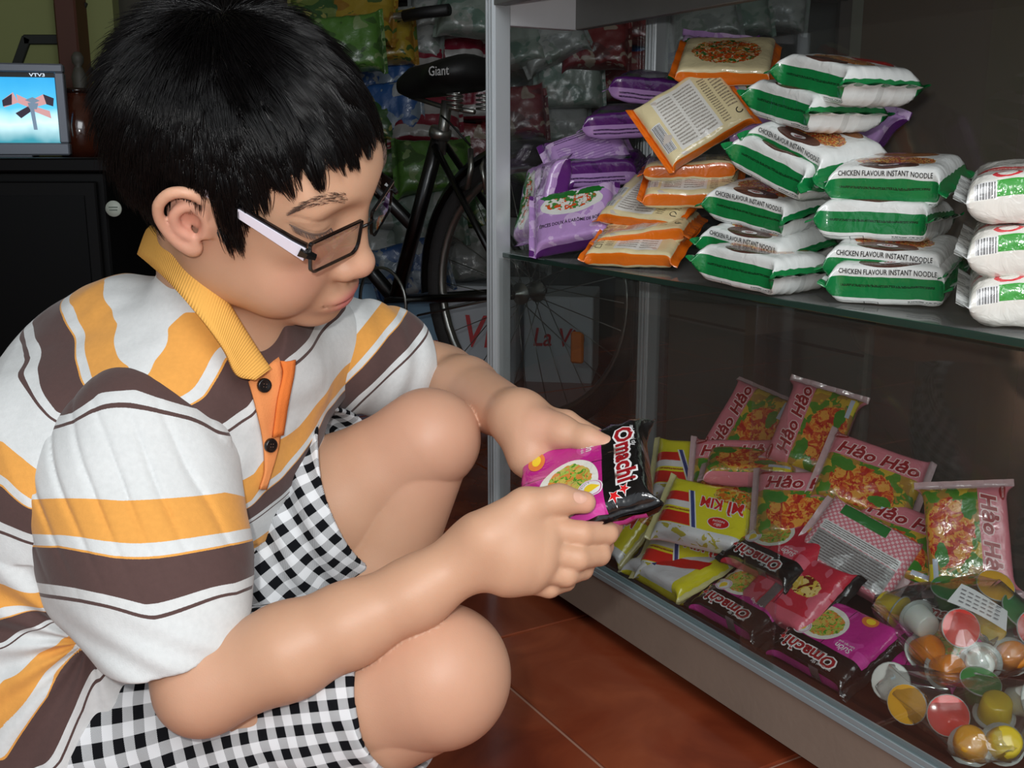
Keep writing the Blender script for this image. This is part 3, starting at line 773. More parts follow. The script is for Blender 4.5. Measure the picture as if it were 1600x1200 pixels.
strip_solid('collar', rows, .003, RIB, shirt, np.tile(np.linspace(0, .05, len(rows[0])), (3, 1)))
# placket with buttons
def drape(fd, uvs, lift=.0022):
    out = []
    for u, v in uvs:
        q = march(fd, u, v); out.append(q + grad(fd, q) * lift)
    return np.array(out)
lft = spl([np.array([*q, 0]) for q in [(386, 596), (398, 640), (408, 690), (410, 735), (402, 762)]], 5)[:, :2]
rgt = spl([np.array([*q, 0]) for q in [(436, 560), (440, 600), (436, 650), (430, 700), (412, 762)]], 5)[:, :2]
rows = [drape(shirt_d, lft * (1 - t) + rgt * t, .003) for t in np.linspace(0, 1, 6)]
OR = mat('orange_placket', (.88, .56, .34), .9, spec=.2, bump=.2, bscale=700)
strip_solid('placket', rows, .0022, OR, shirt)
lp = spl([np.array([*q, 0]) for q in [(436, 566), (434, 592), (424, 640), (418, 680)]], 5)[:, :2]; rp = lp + np.array([16, -4])
rows = [drape(shirt_d, lp * (1 - t) + rp * t, .0065) for t in np.linspace(0, 1, 4)]
strip_solid('placket', rows, .002, mat('orange_placket_edge', (.87, .47, .22), .9, spec=.2, bump=.2, bscale=700), shirt)
BT = mat('button_black', (.09, .07, .07), .25)
for u, v in ((408, 601), (416, 694)):
    q = march(shirt_d, u, v); nn = grad(shirt_d, q); fr = frame(nn)
    mb = MB(); mb.lathe([(0, .0030), (.0030, .0030), (.0042, .0034), (.0054, .0034), (.0058, .0022), (.0058, .0004), (0, 0)], q + nn * .0042 - BO, fr, 20)
    for a_ in range(4):
        c_ = q + nn * .0073 - BO + (fr[0] * math.cos(a_ * 1.5708 + .6) + fr[1] * math.sin(a_ * 1.5708 + .6)) * .0016
        mb.lathe([(0, .0004), (.0005, .0003), (.0005, -.0004)], c_, fr, 6, m=1)
    mb.build('button', [BT, mat('button_thread', (.35, .25, .2), .9)], shirt, True)
# shoulder seam stitches
# ---- shorts
shortR_f = Field(.03); shR0 = P(300, 1125, .90); shR1 = P(628, 1070, .822)
shortR_f.chain([J['hipR'], shR0, shR1 + unit(shR1 - shR0) * .02], [.098, .092, .070])
shortR_f.cone(J['hipR'], J['pelvis'], .095, .10); shortR_f.cone(J['pelvis'], J['hipL'], .10, .095)
axSR = unit(shR1 - shR0); axSR = unit(axSR + np.array([.25, -.10, .0]))
shL0 = J['hipL'] * .75 + J['knL'] * .25; shL1 = J['hipL'] * .28 + J['knL'] * .72
shortL_f = Field(.03); shortL_f.chain([J['hipL'], shL0, shL1 + unit(shL1 - shL0) * .02], [.096, .090, .075])
axSL = unit(unit(shL1 - shL0) + np.array([.3, -.1, -.15]))
def fold_sh(p): return .0050 * vnoise(p, 26, 11) + .0022 * vnoise(p, 70, 12)
def fold_shL(p):
    q = (p - shL1) @ RC
    return .0050 * vnoise(p, 26, 13) + .0030 * np.sin((q[:, 0] * .9 + q[:, 1] * .35) * 210 + 2.5 * vnoise(p, 14, 14)) * np.clip(-q[:, 0] / .03, 0, 1)
shortR_d = Disp(shortR_f, fold_sh, [(shR1, axSR)], inner(shortR_f, .0052, shR1, axSR, .03))
shortL_d = Disp(shortL_f, fold_shL, [(shL1, axSL)], inner(shortL_f, .0052, shL1, axSL, .03))
def gingham_mat():
    m = mat('gingham', (.8, .8, .8), .92, spec=.15); nt = m.node_tree; b = nt.nodes['Principled BSDF']; L = nt.links.new
    a = nt.nodes.new('ShaderNodeAttribute'); a.attribute_name = 'weave'; sp = nt.nodes.new('ShaderNodeSeparateXYZ'); L(a.outputs['Vector'], sp.inputs[0])
    def mth(op, *v):
        n = nt.nodes.new('ShaderNodeMath'); n.operation = op
        for i, q in enumerate(v):
            if isinstance(q, (int, float)): n.inputs[i].default_value = q
            else: L(q, n.inputs[i])
        return n.outputs[0]
    per = .0164
    bx = mth('GREATER_THAN', mth('FLOORED_MODULO', sp.outputs[0], per), per * .5); by = mth('GREATER_THAN', mth('FLOORED_MODULO', sp.outputs[1], per), per * .5)
    th = mth('GREATER_THAN', mth('SINE', mth('MULTIPLY', mth('ADD', sp.outputs[0], sp.outputs[1]), 5200)), 0)
    mixed = mth('MULTIPLY', mth('ABSOLUTE', mth('SUBTRACT', bx, by)), mth('MULTIPLY_ADD', th, .40, .36))
    val = mth('MAXIMUM', mth('MULTIPLY', bx, by), mixed)
    mx = nt.nodes.new('ShaderNodeMix'); mx.data_type = 'RGBA'; mx.inputs['A'].default_value = lin((.055, .06, .075)); mx.inputs['B'].default_value = lin((.86, .87, .88)); L(val, mx.inputs['Factor']); L(mx.outputs['Result'], b.inputs['Base Color'])
    return m
GM = gingham_mat()
def weave(V, o, a, hint, R):
    a = unit(a); x = unit(np.asarray(hint) - a * (np.asarray(hint) @ a)); y = np.cross(a, x); q = V - o
    t = q @ a; ang = np.arctan2(q @ y, q @ x)
    w = np.stack([t + .008 * vnoise(V, 11, 21), ang * R + .010 * vnoise(V, 9, 22), t * 0], 1)
    return w
shorts = None
V, F = cloth('shorts', shortR_d); shorts = bmesh_part('shorts', V, F, GM); attr(shorts, 'weave', weave(V, shR1, shR1 - shR0, -ray(450, 1050), .078), 'FLOAT_VECTOR')
V, F = cloth('short_leg', shortL_d); sl = bmesh_part('short_leg', V, F, GM, shorts); attr(sl, 'weave', weave(V, shL1, shL1 - shL0, -ray(450, 800), .078), 'FLOAT_VECTOR')
# ---- hair: thousands of tapered strands rooted on the scalp, combed away from the whorl, plus eyebrows and lashes
def strands(name, roots, dirs, m, parent):
    pass
def strand_mesh(paths, r0, r1, name, m, parent):
    """paths (N,K,3) world; three-sided tapering strands"""
    N, K = paths.shape[:2]
    T = np.gradient(paths, axis=1); T /= np.linalg.norm(T, axis=2, keepdims=True) + 1e-9
    ref = RNG.normal(size=(N, 1, 3)); X = np.cross(T, ref); X /= np.linalg.norm(X, axis=2, keepdims=True) + 1e-9; Y = np.cross(T, X)
    rad = (r0 + (r1 - r0) * np.linspace(0, 1, K) ** 1.3)[None, :, None]
    V = np.stack([paths + rad * (math.cos(a) * X + math.sin(a) * Y) for a in (0, 2.0944, 4.18879)], 2).reshape(-1, 3)
    base = (np.arange(N)[:, None, None] * K + np.arange(K - 1)[None, :, None]) * 3 + np.arange(3)[None, None]
    nxt = np.array([1, 2, 0])[None, None] - np.arange(3)[None, None] + base
    F = np.stack([base, nxt, nxt + 3, base + 3], -1).reshape(-1, 4)
    return bmesh_part(name, V, F, m, parent)
def hair_mat():
    m = mat('black_hair', (.030, .024, .027), .30, spec=.32); nt = m.node_tree; b = nt.nodes['Principled BSDF']
    b.inputs['Anisotropic'].default_value = .3
    return m
HAIRM = hair_mat()
SK_C = np.array([-.010, 0, .036]); SK_R = np.array([.097, .0765, .086])
def gen_hair(NS=34000):
    rng = np.random.default_rng(3)
    hv = HL(BV); hm = hair_mask(hv) * (np.linalg.norm((hv - SK_C) / SK_R, axis=1) < 1.12)
    idx = np.where(hm > .5)[0]; pick = rng.choice(idx, NS); root = hv[pick] + rng.normal(size=(NS, 3)) * .0009
    def normal(q): g = (q - SK_C) / SK_R ** 2; return g / (np.linalg.norm(g, axis=1, keepdims=True) + 1e-9)
    WH = np.array([-.040, .004, .118])
    def flow(q):
        n = normal(q); w = q - WH; w = w - n * (w * n).sum(1, keepdims=True)
        sw = np.cross(n, w) * .25                       # the whorl turns a little
        f = w + sw; f /= np.linalg.norm(f, axis=1, keepdims=True) + 1e-9
        fr = np.clip((q[:, 0] - .0) / .06, 0, 1)[:, None]; dn = np.array([0, 0, -1.0]) - n * (n @ np.array([0, 0, -1.0]))[:, None]
        f = f + dn * .55 * np.clip(1 - (q[:, 2:3] - .03) / .06, 0, 1) + np.array([.35, -.10, 0]) * fr
        return f / (np.linalg.norm(f, axis=1, keepdims=True) + 1e-9)
    x, y, z = root.T
    front = np.clip((x + .005) / .05, 0, 1) * np.clip((z - .03) / .03, 0, 1)
    side = np.clip((np.abs(y) - .045) / .02, 0, 1) * (1 - front)
    back = np.clip((-x - .02) / .03, 0, 1)
    L = .036 + .008 * front - .012 * side + .002 * back - .010 * np.clip((-z + .0) / .05, 0, 1)
    burn = ((x > .008) & (x < .045) & (z < .05)); L[burn] = .031
    L *= rng.uniform(.72, 1.12, NS)
    lift = .60 + .55 * back - .22 * front - .22 * side; lift = np.clip(lift + rng.normal(size=NS) * .12, .05, 1.3)
    lift[burn] = .62; lift[(x > -.01) & (x < .05) & (z < .075) & (z > .02)] += .15
    NG = 620; g = rng.choice(NS, NG, replace=False)
    near = np.empty(NS, int); r_ = root.astype(np.float32)
    for i in range(0, NS, 4000): near[i:i + 4000] = g[np.argmin(((r_[i:i + 4000, None] - r_[g][None]) ** 2).sum(2), 1)]
    K = 8; path = np.empty((NS, K, 3)); path[:, 0] = root; cur = root.copy(); d = flow(root) + normal(root) * lift[:, None]
    gj = rng.normal(size=(NS, 3)) * .19; d = d + gj[near] * 1.1 + rng.normal(size=(NS, 3)) * (.10 + .14 * back)[:, None]; d /= np.linalg.norm(d, axis=1, keepdims=True)
    drop = np.array([0, 0, -1.0])
    for k in range(1, K):
        bend = .10 + .16 * front + .06 * side
        d = d + flow(cur) * (.20 + .10 * front)[:, None] + drop * bend[:, None] * np.clip(.4 + .6 * (front + side), 0, 1)[:, None]
        d /= np.linalg.norm(d, axis=1, keepdims=True); cur = cur + d * (L / (K - 1))[:, None]
        e = np.linalg.norm((cur - SK_C) / (SK_R + .003), axis=1); ins = e < 1
        cur[ins] = SK_C + (cur[ins] - SK_C) / e[ins, None]
        # keep clear of the brow and cheeks
        path[:, k] = cur
    # trim: fringe above the brows, temples, sideburn
    zc = np.interp(root[:, 0], [-.02, .008, .014, .032, .040, .055, .070, .09], [.022, .028, -.016, -.014, .010, .036, .052, .058])[:, None] + rng.normal(size=(NS, 1)) * .0035
    xc = np.interp(path[:, :, 0], [.0, .012, .020, .034, .044, .058, .072, .092], [.024, .026, -.020, -.016, .040, .055, .063, .066]) + rng.normal(size=(NS, 1)) * .0085 + .003 + (gj[near, :1] * .05)
    cutm = (path[:, :, 2] < xc) & (path[:, :, 0] > .0); first = np.where(cutm.any(1), cutm.argmax(1), K - 1).astype(float); first = np.maximum(first, 1.5)
    tq = np.linspace(0, 1, K)[None] * first[:, None]; i0 = np.minimum(tq.astype(int), K - 2); fr_ = (tq - i0)[..., None]; ar = np.arange(NS)[:, None]
    path = path[ar, i0] * (1 - fr_) + path[ar, i0 + 1] * fr_
    tt = np.linspace(0, 1, K)[None, :, None] ** 1.2
    clump = (.45 + .42 * front - .22 * back)[:, None, None]
    gp = path[near] ; off = (root - root[near])[:, None]
    path = path * (1 - clump * tt) + (gp + off * (1 - .75 * tt)) * clump * tt
    return path
HP_ = gen_hair()
hair = strand_mesh(HW(HP_), .00034, .00009, 'hair', HAIRM, boy); tag(hair, kind='stuff')
# brows
def brow(sy, N=190):
    rng = np.random.default_rng(5 if sy > 0 else 6); t = rng.uniform(0, 1, N)
    BW = np.array(BROW); tk = np.linspace(0, 1, 5); cx = np.interp(t, tk, BW[:, 0]); cy = np.interp(t, tk, BW[:, 1]) * sy; cz = np.interp(t, tk, BW[:, 2])
    w = np.interp(t, [0, .3, 1], [.0042, .0046, .0016]); q = np.stack([cx, cy, cz + rng.uniform(-1, 1, N) * w], 1)
    d = np.stack([-.25 * np.ones(N) - .5 * t, .85 * sy * np.ones(N), .55 - .75 * t + rng.normal(size=N) * .15], 1); d /= np.linalg.norm(d, axis=1, keepdims=True)
    path = q[:, None] + d[:, None] * np.linspace(0, 1, 4)[None, :, None] * .0062
    W_ = HW(path); out = []
    for i in range(N):
        p0 = W_[i, 0]; n = unit(p0 - HW((.02, 0, .02)))
        # settle on the skin
        lo, hi_ = -.02, .03
        for _ in range(16):
            mid = (lo + hi_) / 2
            if head.ev((p0 + n * mid)[None].astype(np.float32))[0] < 0: lo = mid
            else: hi_ = mid
        out.append(W_[i] + n * (hi_ + .0002) + n * np.linspace(0, .0009, 4)[:, None])
    return np.array(out)
BROWM = mat('brow_hair', (.36, .28, .24), .5)
for sy in (-1, 1): tag(strand_mesh(brow(sy), .00017, .00005, 'eyebrow', BROWM, boy), kind='stuff')
def lash(sy, N=90):
    rng = np.random.default_rng(8); t = rng.uniform(0, 1, N); E_ = np.array([(a_, sy * b_, c_) for a_, b_, c_ in EYE])
    q = np.stack([np.interp(t, np.linspace(0, 1, 5), E_[:, k]) for k in range(3)], 1) + np.array([.0008, 0, 0])
    d = np.stack([.8 * np.ones(N), sy * (.5 - t) * -.2 + sy * .35 * (1 - t), -.75 * np.ones(N)], 1); d /= np.linalg.norm(d, axis=1, keepdims=True)
    return HW(q[:, None] + d[:, None] * np.linspace(0, 1, 4)[None, :, None] * .0055)
for sy in (-1, 1):
    q_ = spl([(a_ + .0004, sy * b_, c_) for a_, b_, c_ in EYE], 5); n_ = len(q_)
    m_ = MB().tube(list(HW(q_) - BO), list(np.interp(np.linspace(0, 1, n_), [0, .15, .7, 1], [.0003, .0008, .0008, .0003])), 6); m_.build('lash_line', BROWM, boy, True)
for sy in (-1, 1): tag(strand_mesh(lash(sy), .00024, .00007, 'eyelashes', BROWM, boy), kind='stuff')

# ================================================================== spectacles resting low on his nose (a thing of their own)
GLX = mat('frame_black', (.03, .03, .035), .22); GLW = mat('temple_white', (.90, .88, .93), .3)
GO = HW((.092, 0, -.002)); spec = empty('spectacles', GO)
tag(spec, "black rimmed spectacles with wide white temples worn low on the boy's nose", 'glasses', None)
def gl(p): return HW((p[0], p[1], p[2] - .15 * p[1])) - GO          # they sit a little crooked
def lens_pts(sy, g=0.0, n=7):
    """outline of one lens, wrapped back slightly at the outer side"""
    w0, w1, h0, h1 = .0085 - g, .0680 + g, .0120 + g, -.0125 - g; out = []
    cr = [(w0, h0, .004), (w1, h0, .003), (w1 - .002, h1, .005), (w0 + .004, h1, .009)]
    c_ = [np.array(q[:2]) for q in cr]
    for i in range(4):
        p, a, b = c_[i], c_[i - 1], c_[(i + 1) % 4]; r = cr[i][2]; u0 = p + unit(a - p) * r; u1 = p + unit(b - p) * r
        for t in np.linspace(0, 1, n): out.append((1 - t) ** 2 * u0 + 2 * t * (1 - t) * p + t * t * u1)
    return [(.0960 - .9 * (max(0, y_ - .008)) ** 2 * 3.2 - .10 * (z_), sy * y_, z_ + .0030) for y_, z_ in out]
for sy in (-1, 1):
    o1 = lens_pts(sy, 0); o2 = lens_pts(sy, .0012); mb = MB(); n = len(o1); vs = []
    for dx in (.0011, -.0011): vs += [gl((a_ + dx, b_, c_)) for a_, b_, c_ in o1] + [gl((a_ + dx, b_, c_)) for a_, b_, c_ in o2]
    fs = []
    for i in range(n):
        j = (i + 1) % n; fs += [(i, j, n + j, n + i), (2 * n + i, 3 * n + i, 3 * n + j, 2 * n + j), (n + i, n + j, 3 * n + j, 3 * n + i), (i, 2 * n + i, 2 * n + j, j)]
    mb.add(vs, fs); mb.build('rim', GLX, spec, False)
    mb = MB(); mb.add([gl((a_, b_, c_)) for a_, b_, c_ in o1] + [gl((.0955 - .004, sy * .035, .0028))], [(i, (i + 1) % n, n) for i in range(n)]); ln = mb.build('lens', film('lens_film', (.95, .95, .97), .10, .02), spec, True)
    # temple: black core with a wide white face, hinge block
    tx = [(.0825, .0690, .0075), (.072, .0705, .0095), (.050, .0725, .0140), (.025, .0742, .0185), (.005, .0752, .0225), (-.012, .0760, .0210), (-.026, .0760, .0060)]
    hh = [.0075, .0066, .0056, .0046, .0036, .0028, .0024]
    for nm, m_, o_, rng_, sc in (('temple', GLX, 0, range(0, 7), 1.0), ('temple_face', GLW, .0012, range(0, 6), .72)):
        vs = []; fs = []; idxs = list(rng_)
        for i in idxs:
            a_, b_, c_ = tx[i]; h_ = hh[i] * sc; zc = c_ - (0 if sc == 1 else hh[i] * .22)
            for dz, dy in ((h_, -.0011), (h_, .0011), (-h_, .0011), (-h_, -.0011)): vs.append(gl((a_, sy * (b_ + dy + o_), zc + dz)))
        for k in range(len(idxs) - 1):
            for q in range(4): fs.append((k * 4 + q, k * 4 + (q + 1) % 4, k * 4 + 4 + (q + 1) % 4, k * 4 + 4 + q))
        fs += [(0, 1, 2, 3), tuple((len(idxs) - 1) * 4 + q for q in (3, 2, 1, 0))]
        if nm == 'temple': tp = MB().add(vs, fs).build(nm, m_, spec)
        else: MB().add(vs, fs).build(nm, m_, tp)
    MB().tube([gl((.0900, sy * .0675, .0060)), gl((.0845, sy * .0700, .0068)), gl((.0790, sy * .0708, .0080))], [.0022, .0032, .0046], 4).build('hinge', GLX, spec, False)
    MB().tube([gl((.0930, sy * .0100, .009)), gl((.0900, sy * .0120, .004)), gl((.0880, sy * .0125, -.001))], [.0006, .0007, .0022], 8).build('nose_pad', film('pad_film', (.9, .9, .9), .2), spec, True)
mb = MB(); mb.tube([gl((.0955, -.0090, .0090)), gl((.0985, -.004, .0110)), gl((.0990, 0, .0115)), gl((.0985, .004, .0110)), gl((.0955, .0090, .0090))], .0013, 8); mb.build('bridge', GLX, spec, True)
tag(boy, 'squatting child in orange, brown and white striped polo shirt and checked shorts, holding noodles', 'person')
# ================================================================== pillow packets: film folded round a noodle brick, crimped fins at both ends
class Sk:
    """a shader socket one can calculate with"""
    def __init__(s, h, o): s.h, s.o = h, o
    def _m(s, op, *v): return s.h.math(op, s, *v)
    def __add__(s, b): return s._m('ADD', b)
    def __sub__(s, b): return s._m('SUBTRACT', b)
    def __rsub__(s, b): return s.h.math('SUBTRACT', b, s)
    def __mul__(s, b): return s._m('MULTIPLY', b)
    def __truediv__(s, b): return s._m('DIVIDE', b)
    __radd__ = __add__; __rmul__ = __mul__
    def gt(s, b): return s._m('GREATER_THAN', b)
    def lt(s, b): return s._m('LESS_THAN', b)
    def abs(s): return s._m('ABSOLUTE')
    def sin(s): return s._m('SINE')
    def mod(s, b): return s._m('FLOORED_MODULO', b)
    def between(s, a, b): return s.gt(a) * s.lt(b)
class Film:
    """printed film: film coordinates x (along the packet), q (round it), plus colour layers"""
    def __init__(s, name, base, rough=.26, coat=.7, wr=.5):
        s.m = mat(name, base, rough, coat=coat); s.nt = s.m.node_tree; s.b = s.nt.nodes['Principled BSDF']
        a = s.nt.nodes.new('ShaderNodeAttribute'); a.attribute_name = 'film'; sp = s.nt.nodes.new('ShaderNodeSeparateXYZ'); s.nt.links.new(a.outputs['Vector'], sp.inputs[0])
        s.vec = a.outputs['Vector']; s.x = Sk(s, sp.outputs[0]); s.q = Sk(s, sp.outputs[1]); s.col = lin(base); s.seed = 0
        n = s.nt.nodes.new('ShaderNodeTexNoise'); n.inputs['Scale'].default_value = 70; n.inputs['Detail'].default_value = 3; n.inputs['Distortion'].default_value = .8; s.nt.links.new(s.vec, n.inputs['Vector'])
        bp = s.nt.nodes.new('ShaderNodeBump'); bp.inputs['Strength'].default_value = wr; bp.inputs['Distance'].default_value = .0022; s.nt.links.new(n.outputs['Fac'], bp.inputs['Height']); s.nt.links.new(bp.outputs['Normal'], s.b.inputs['Normal']); s.nt.links.new(bp.outputs['Normal'], s.b.inputs['Coat Normal'])
    def math(s, op, *v):
        n = s.nt.nodes.new('ShaderNodeMath'); n.operation = op
        for i, q in enumerate(v):
            if isinstance(q, Sk): s.nt.links.new(q.o, n.inputs[i])
            else: n.inputs[i].default_value = q
        return Sk(s, n.outputs[0])
    def noise(s, sc, det=2, dist=0.0, off=0.0):
        mp = s.nt.nodes.new('ShaderNodeMapping'); mp.inputs['Location'].default_value = (off, off * .7, off * .3); s.nt.links.new(s.vec, mp.inputs['Vector'])
        n = s.nt.nodes.new('ShaderNodeTexNoise'); n.inputs['Scale'].default_value = sc; n.inputs['Detail'].default_value = det; n.inputs['Distortion'].default_value = dist; s.nt.links.new(mp.outputs[0], n.inputs['Vector']); return Sk(s, n.outputs['Fac'])
    def layer(s, mask, color):
        x = s.nt.nodes.new('ShaderNodeMix'); x.data_type = 'RGBA'
        if isinstance(s.col, tuple): x.inputs['A'].default_value = s.col
        else: s.nt.links.new(s.col, x.inputs['A'])
        if isinstance(color, (tuple, str)): x.inputs['B'].default_value = lin(color)
        else: s.nt.links.new(color.o, x.inputs['B'])
        if isinstance(mask, Sk): s.nt.links.new(mask.o, x.inputs['Factor'])
        else: x.inputs['Factor'].default_value = mask
        s.col = x.outputs['Result']; return s
    def ell(s, cx, cq, rx, rq, wob=0.0):
        d = ((s.x - cx) / rx) * ((s.x - cx) / rx) + ((s.q - cq) / rq) * ((s.q - cq) / rq)
        if wob: d = d + (s.noise(120, 2, 0, cx * 50) - .5) * wob
        return d.lt(1.0)
    def food(s, cx, cq, rx, rq, cols, sc=160, wob=.5):
        """a dish: blotches of the given colours inside an oval"""
        e = s.ell(cx, cq, rx, rq, wob); s.layer(e, cols[0])
        for i, c in enumerate(cols[1:]):
            s.layer(e * s.noise(sc, 3, 1.2, 3.7 * i + cx * 40 + 1).gt(.53), c)
        return s
    def lines(s, x0, x1, q0, q1, n, color, along='x', dens=.42):
        """rows of unreadably small print"""
        if along == 'x': u = (s.q - q0) / (q1 - q0)
        else: u = (s.x - x0) / (x1 - x0)
        m = s.x.between(x0, x1) * s.q.between(q0, q1) * (u * n).mod(1.0).between(.25, .70) * s.noise(900, 1).gt(dens)
        return s.layer(m, color)
    def bars(s, x0, x1, q0, q1, n):
        s.layer(s.x.between(x0, x1) * s.q.between(q0, q1), (.9, .9, .9)); v = (s.x - x0) / (x1 - x0)
        return s.layer(s.x.between(x0 + .001, x1 - .001) * s.q.between(q0, q1 - .0015) * ((v * n * 6.28).sin() + (v * n * 15.1).sin()).gt(.1), (.06, .06, .06))
    def done(s):
        if not isinstance(s.col, tuple): s.nt.links.new(s.col, s.b.inputs['Base Color'])
        return s.m
class Pack:
    def __init__(s, L, W, T, fin=.009, seed=0, puff=.0, wr=.0012, curl=(.3, -.3), soft=.006, crease=.0016, tl=.75):
        s.hx, s.W, s.T, s.fin, s.seed, s.puff, s.wr, s.curl, s.soft, s.crease = L / 2, W, T, fin, seed, puff, wr, curl, soft, crease
        s.E = (W + T) / 2; s.tl = T * tl
    def S(s, x, q):
        x = np.asarray(x, float); q = np.asarray(q, float); x, q = np.broadcast_arrays(x, q); ax = np.abs(x); E = s.E
        u = np.clip((ax - (s.hx - s.tl)) / s.tl, 0, 1); g = np.sqrt(np.clip(1 - u ** 3.2, 0, 1)); Tt = s.T * g; a = (2 * E - Tt) / 2; h = Tt / 2
        y = np.zeros_like(x); z = np.zeros_like(x); n = 7
        for k in np.linspace(-1, 1, n):
            qq = q + k * s.soft; qq = (qq + E) % (4 * E) - E; front = qq < E; b = np.where(front, qq, 2 * E - qq); ab = np.abs(b); sg = np.sign(b)
            yy = np.where(ab < a, b, sg * a); zz = np.where(ab < a, h, h - (ab - a)); y += yy; z += np.where(front, zz, -zz)
        y /= n; z /= n
        qq = (q + E) % (4 * E) - E; front = qq < E; b = np.where(front, qq, 2 * E - qq); sgn = np.where(front, 1, -1)
        edge = np.clip(1 - (np.abs(b) / E) ** 2, 0, 1)
        z = z + sgn * s.puff * edge * g
        p = np.stack([x * 1.0, y, z * .5], -1).reshape(-1, 3)
        nz = vnoise(p, 45, s.seed).reshape(x.shape); n2 = vnoise(p, 110, s.seed + 3).reshape(x.shape)
        z = z + sgn * (s.wr * 2.2 * nz + s.wr * n2) * np.clip(g * 1.5, .15, 1)
        z = z + sgn * s.crease * np.sin(q * 420 + s.seed) * np.exp(-((u - .75) / .35) ** 2) * (ax < s.hx) * edge
        y = y * (1 + .025 * vnoise(p * [1, 0, 0], 30, s.seed + 5).reshape(x.shape))
        f = np.clip(ax - s.hx, 0, 1); c = np.where(x > 0, s.curl[0], s.curl[1])
        z = z + c * f * .8 + .0012 * np.sin(q * 180 + s.seed) * np.clip(f / .004, 0, 1) + sgn * .0004
        x2 = x - np.sign(x) * f * .35 * np.abs(c)
        return np.stack([x2, y, z], -1)
    def N(s, x, q):
        e = 4e-4; tx = s.S(x + e, q) - s.S(x - e, q); tq = s.S(x, q + e) - s.S(x, q - e); n = np.cross(tx, tq); return n / (np.linalg.norm(n, axis=-1, keepdims=True) + 1e-9)
    def body(s, name, m, nx=22, nq=12, parent=None):
        xs = np.concatenate([[-s.hx - s.fin, -s.hx - s.fin * .5], -s.hx + s.tl * (1 - np.cos(np.linspace(0, 1.5708, 8)))[:-1], np.linspace(-s.hx + s.tl, s.hx - s.tl, nx), s.hx - s.tl * (1 - np.cos(np.linspace(0, 1.5708, 8)))[:-1][::-1], [s.hx + s.fin * .5, s.hx + s.fin]])
        E, a = s.E, s.W / 2; f = np.unique(np.concatenate([np.linspace(-a + s.soft, a - s.soft, nq), a + np.linspace(-s.soft, E - a, 7), -a - np.linspace(-s.soft, E - a, 7)]))
        qs = np.concatenate([f, (2 * E - f[::-1])[1:]])
        X, Q = np.meshgrid(xs, qs, indexing='ij'); V = s.S(X, Q).reshape(-1, 3); nr, nc = X.shape; i = np.arange((nr - 1))[:, None] * nc + np.arange(nc - 1)[None]; i = i.ravel()
        F = np.stack([i, i + nc, i + nc + 1, i + 1], 1)
        o = mesh(name, V, F, m, parent); A = np.stack([X, Q, 0 * X], -1).reshape(-1, 3); attr(o, 'film', A, 'FLOAT_VECTOR'); return o
_TXT = {}
def glyphs(t, offset=0.0, shear=0.0, bold=0.0, sp=1.0):
    """outline lettering -> flat triangles, one unit high, centred"""
    k = (t, offset, shear, sp)
    if k in _TXT: return _TXT[k]
    c = bpy.data.curves.new('lettering', 'FONT'); c.body = t; c.size = 1.0; c.offset = offset; c.shear = shear; c.align_x = 'CENTER'; c.align_y = 'CENTER'; c.resolution_u = 2; c.space_character = sp
    o = bpy.data.objects.new('lettering', c); COL.objects.link(o); dg = bpy.context.evaluated_depsgraph_get(); me = bpy.data.meshes.new_from_object(o.evaluated_get(dg))
    bm = bmesh.new(); bm.from_mesh(me); bmesh.ops.remove_doubles(bm, verts=bm.verts, dist=1e-5); bmesh.ops.triangulate(bm, faces=bm.faces)
    v = np.array([x.co[:2] for x in bm.verts]) if len(bm.verts) else np.zeros((0, 2)); f = [tuple(x.index for x in q.verts) for q in bm.faces]
    bm.free(); bpy.data.objects.remove(o); bpy.data.curves.remove(c); bpy.data.meshes.remove(me); _TXT[k] = (v, f); return v, f
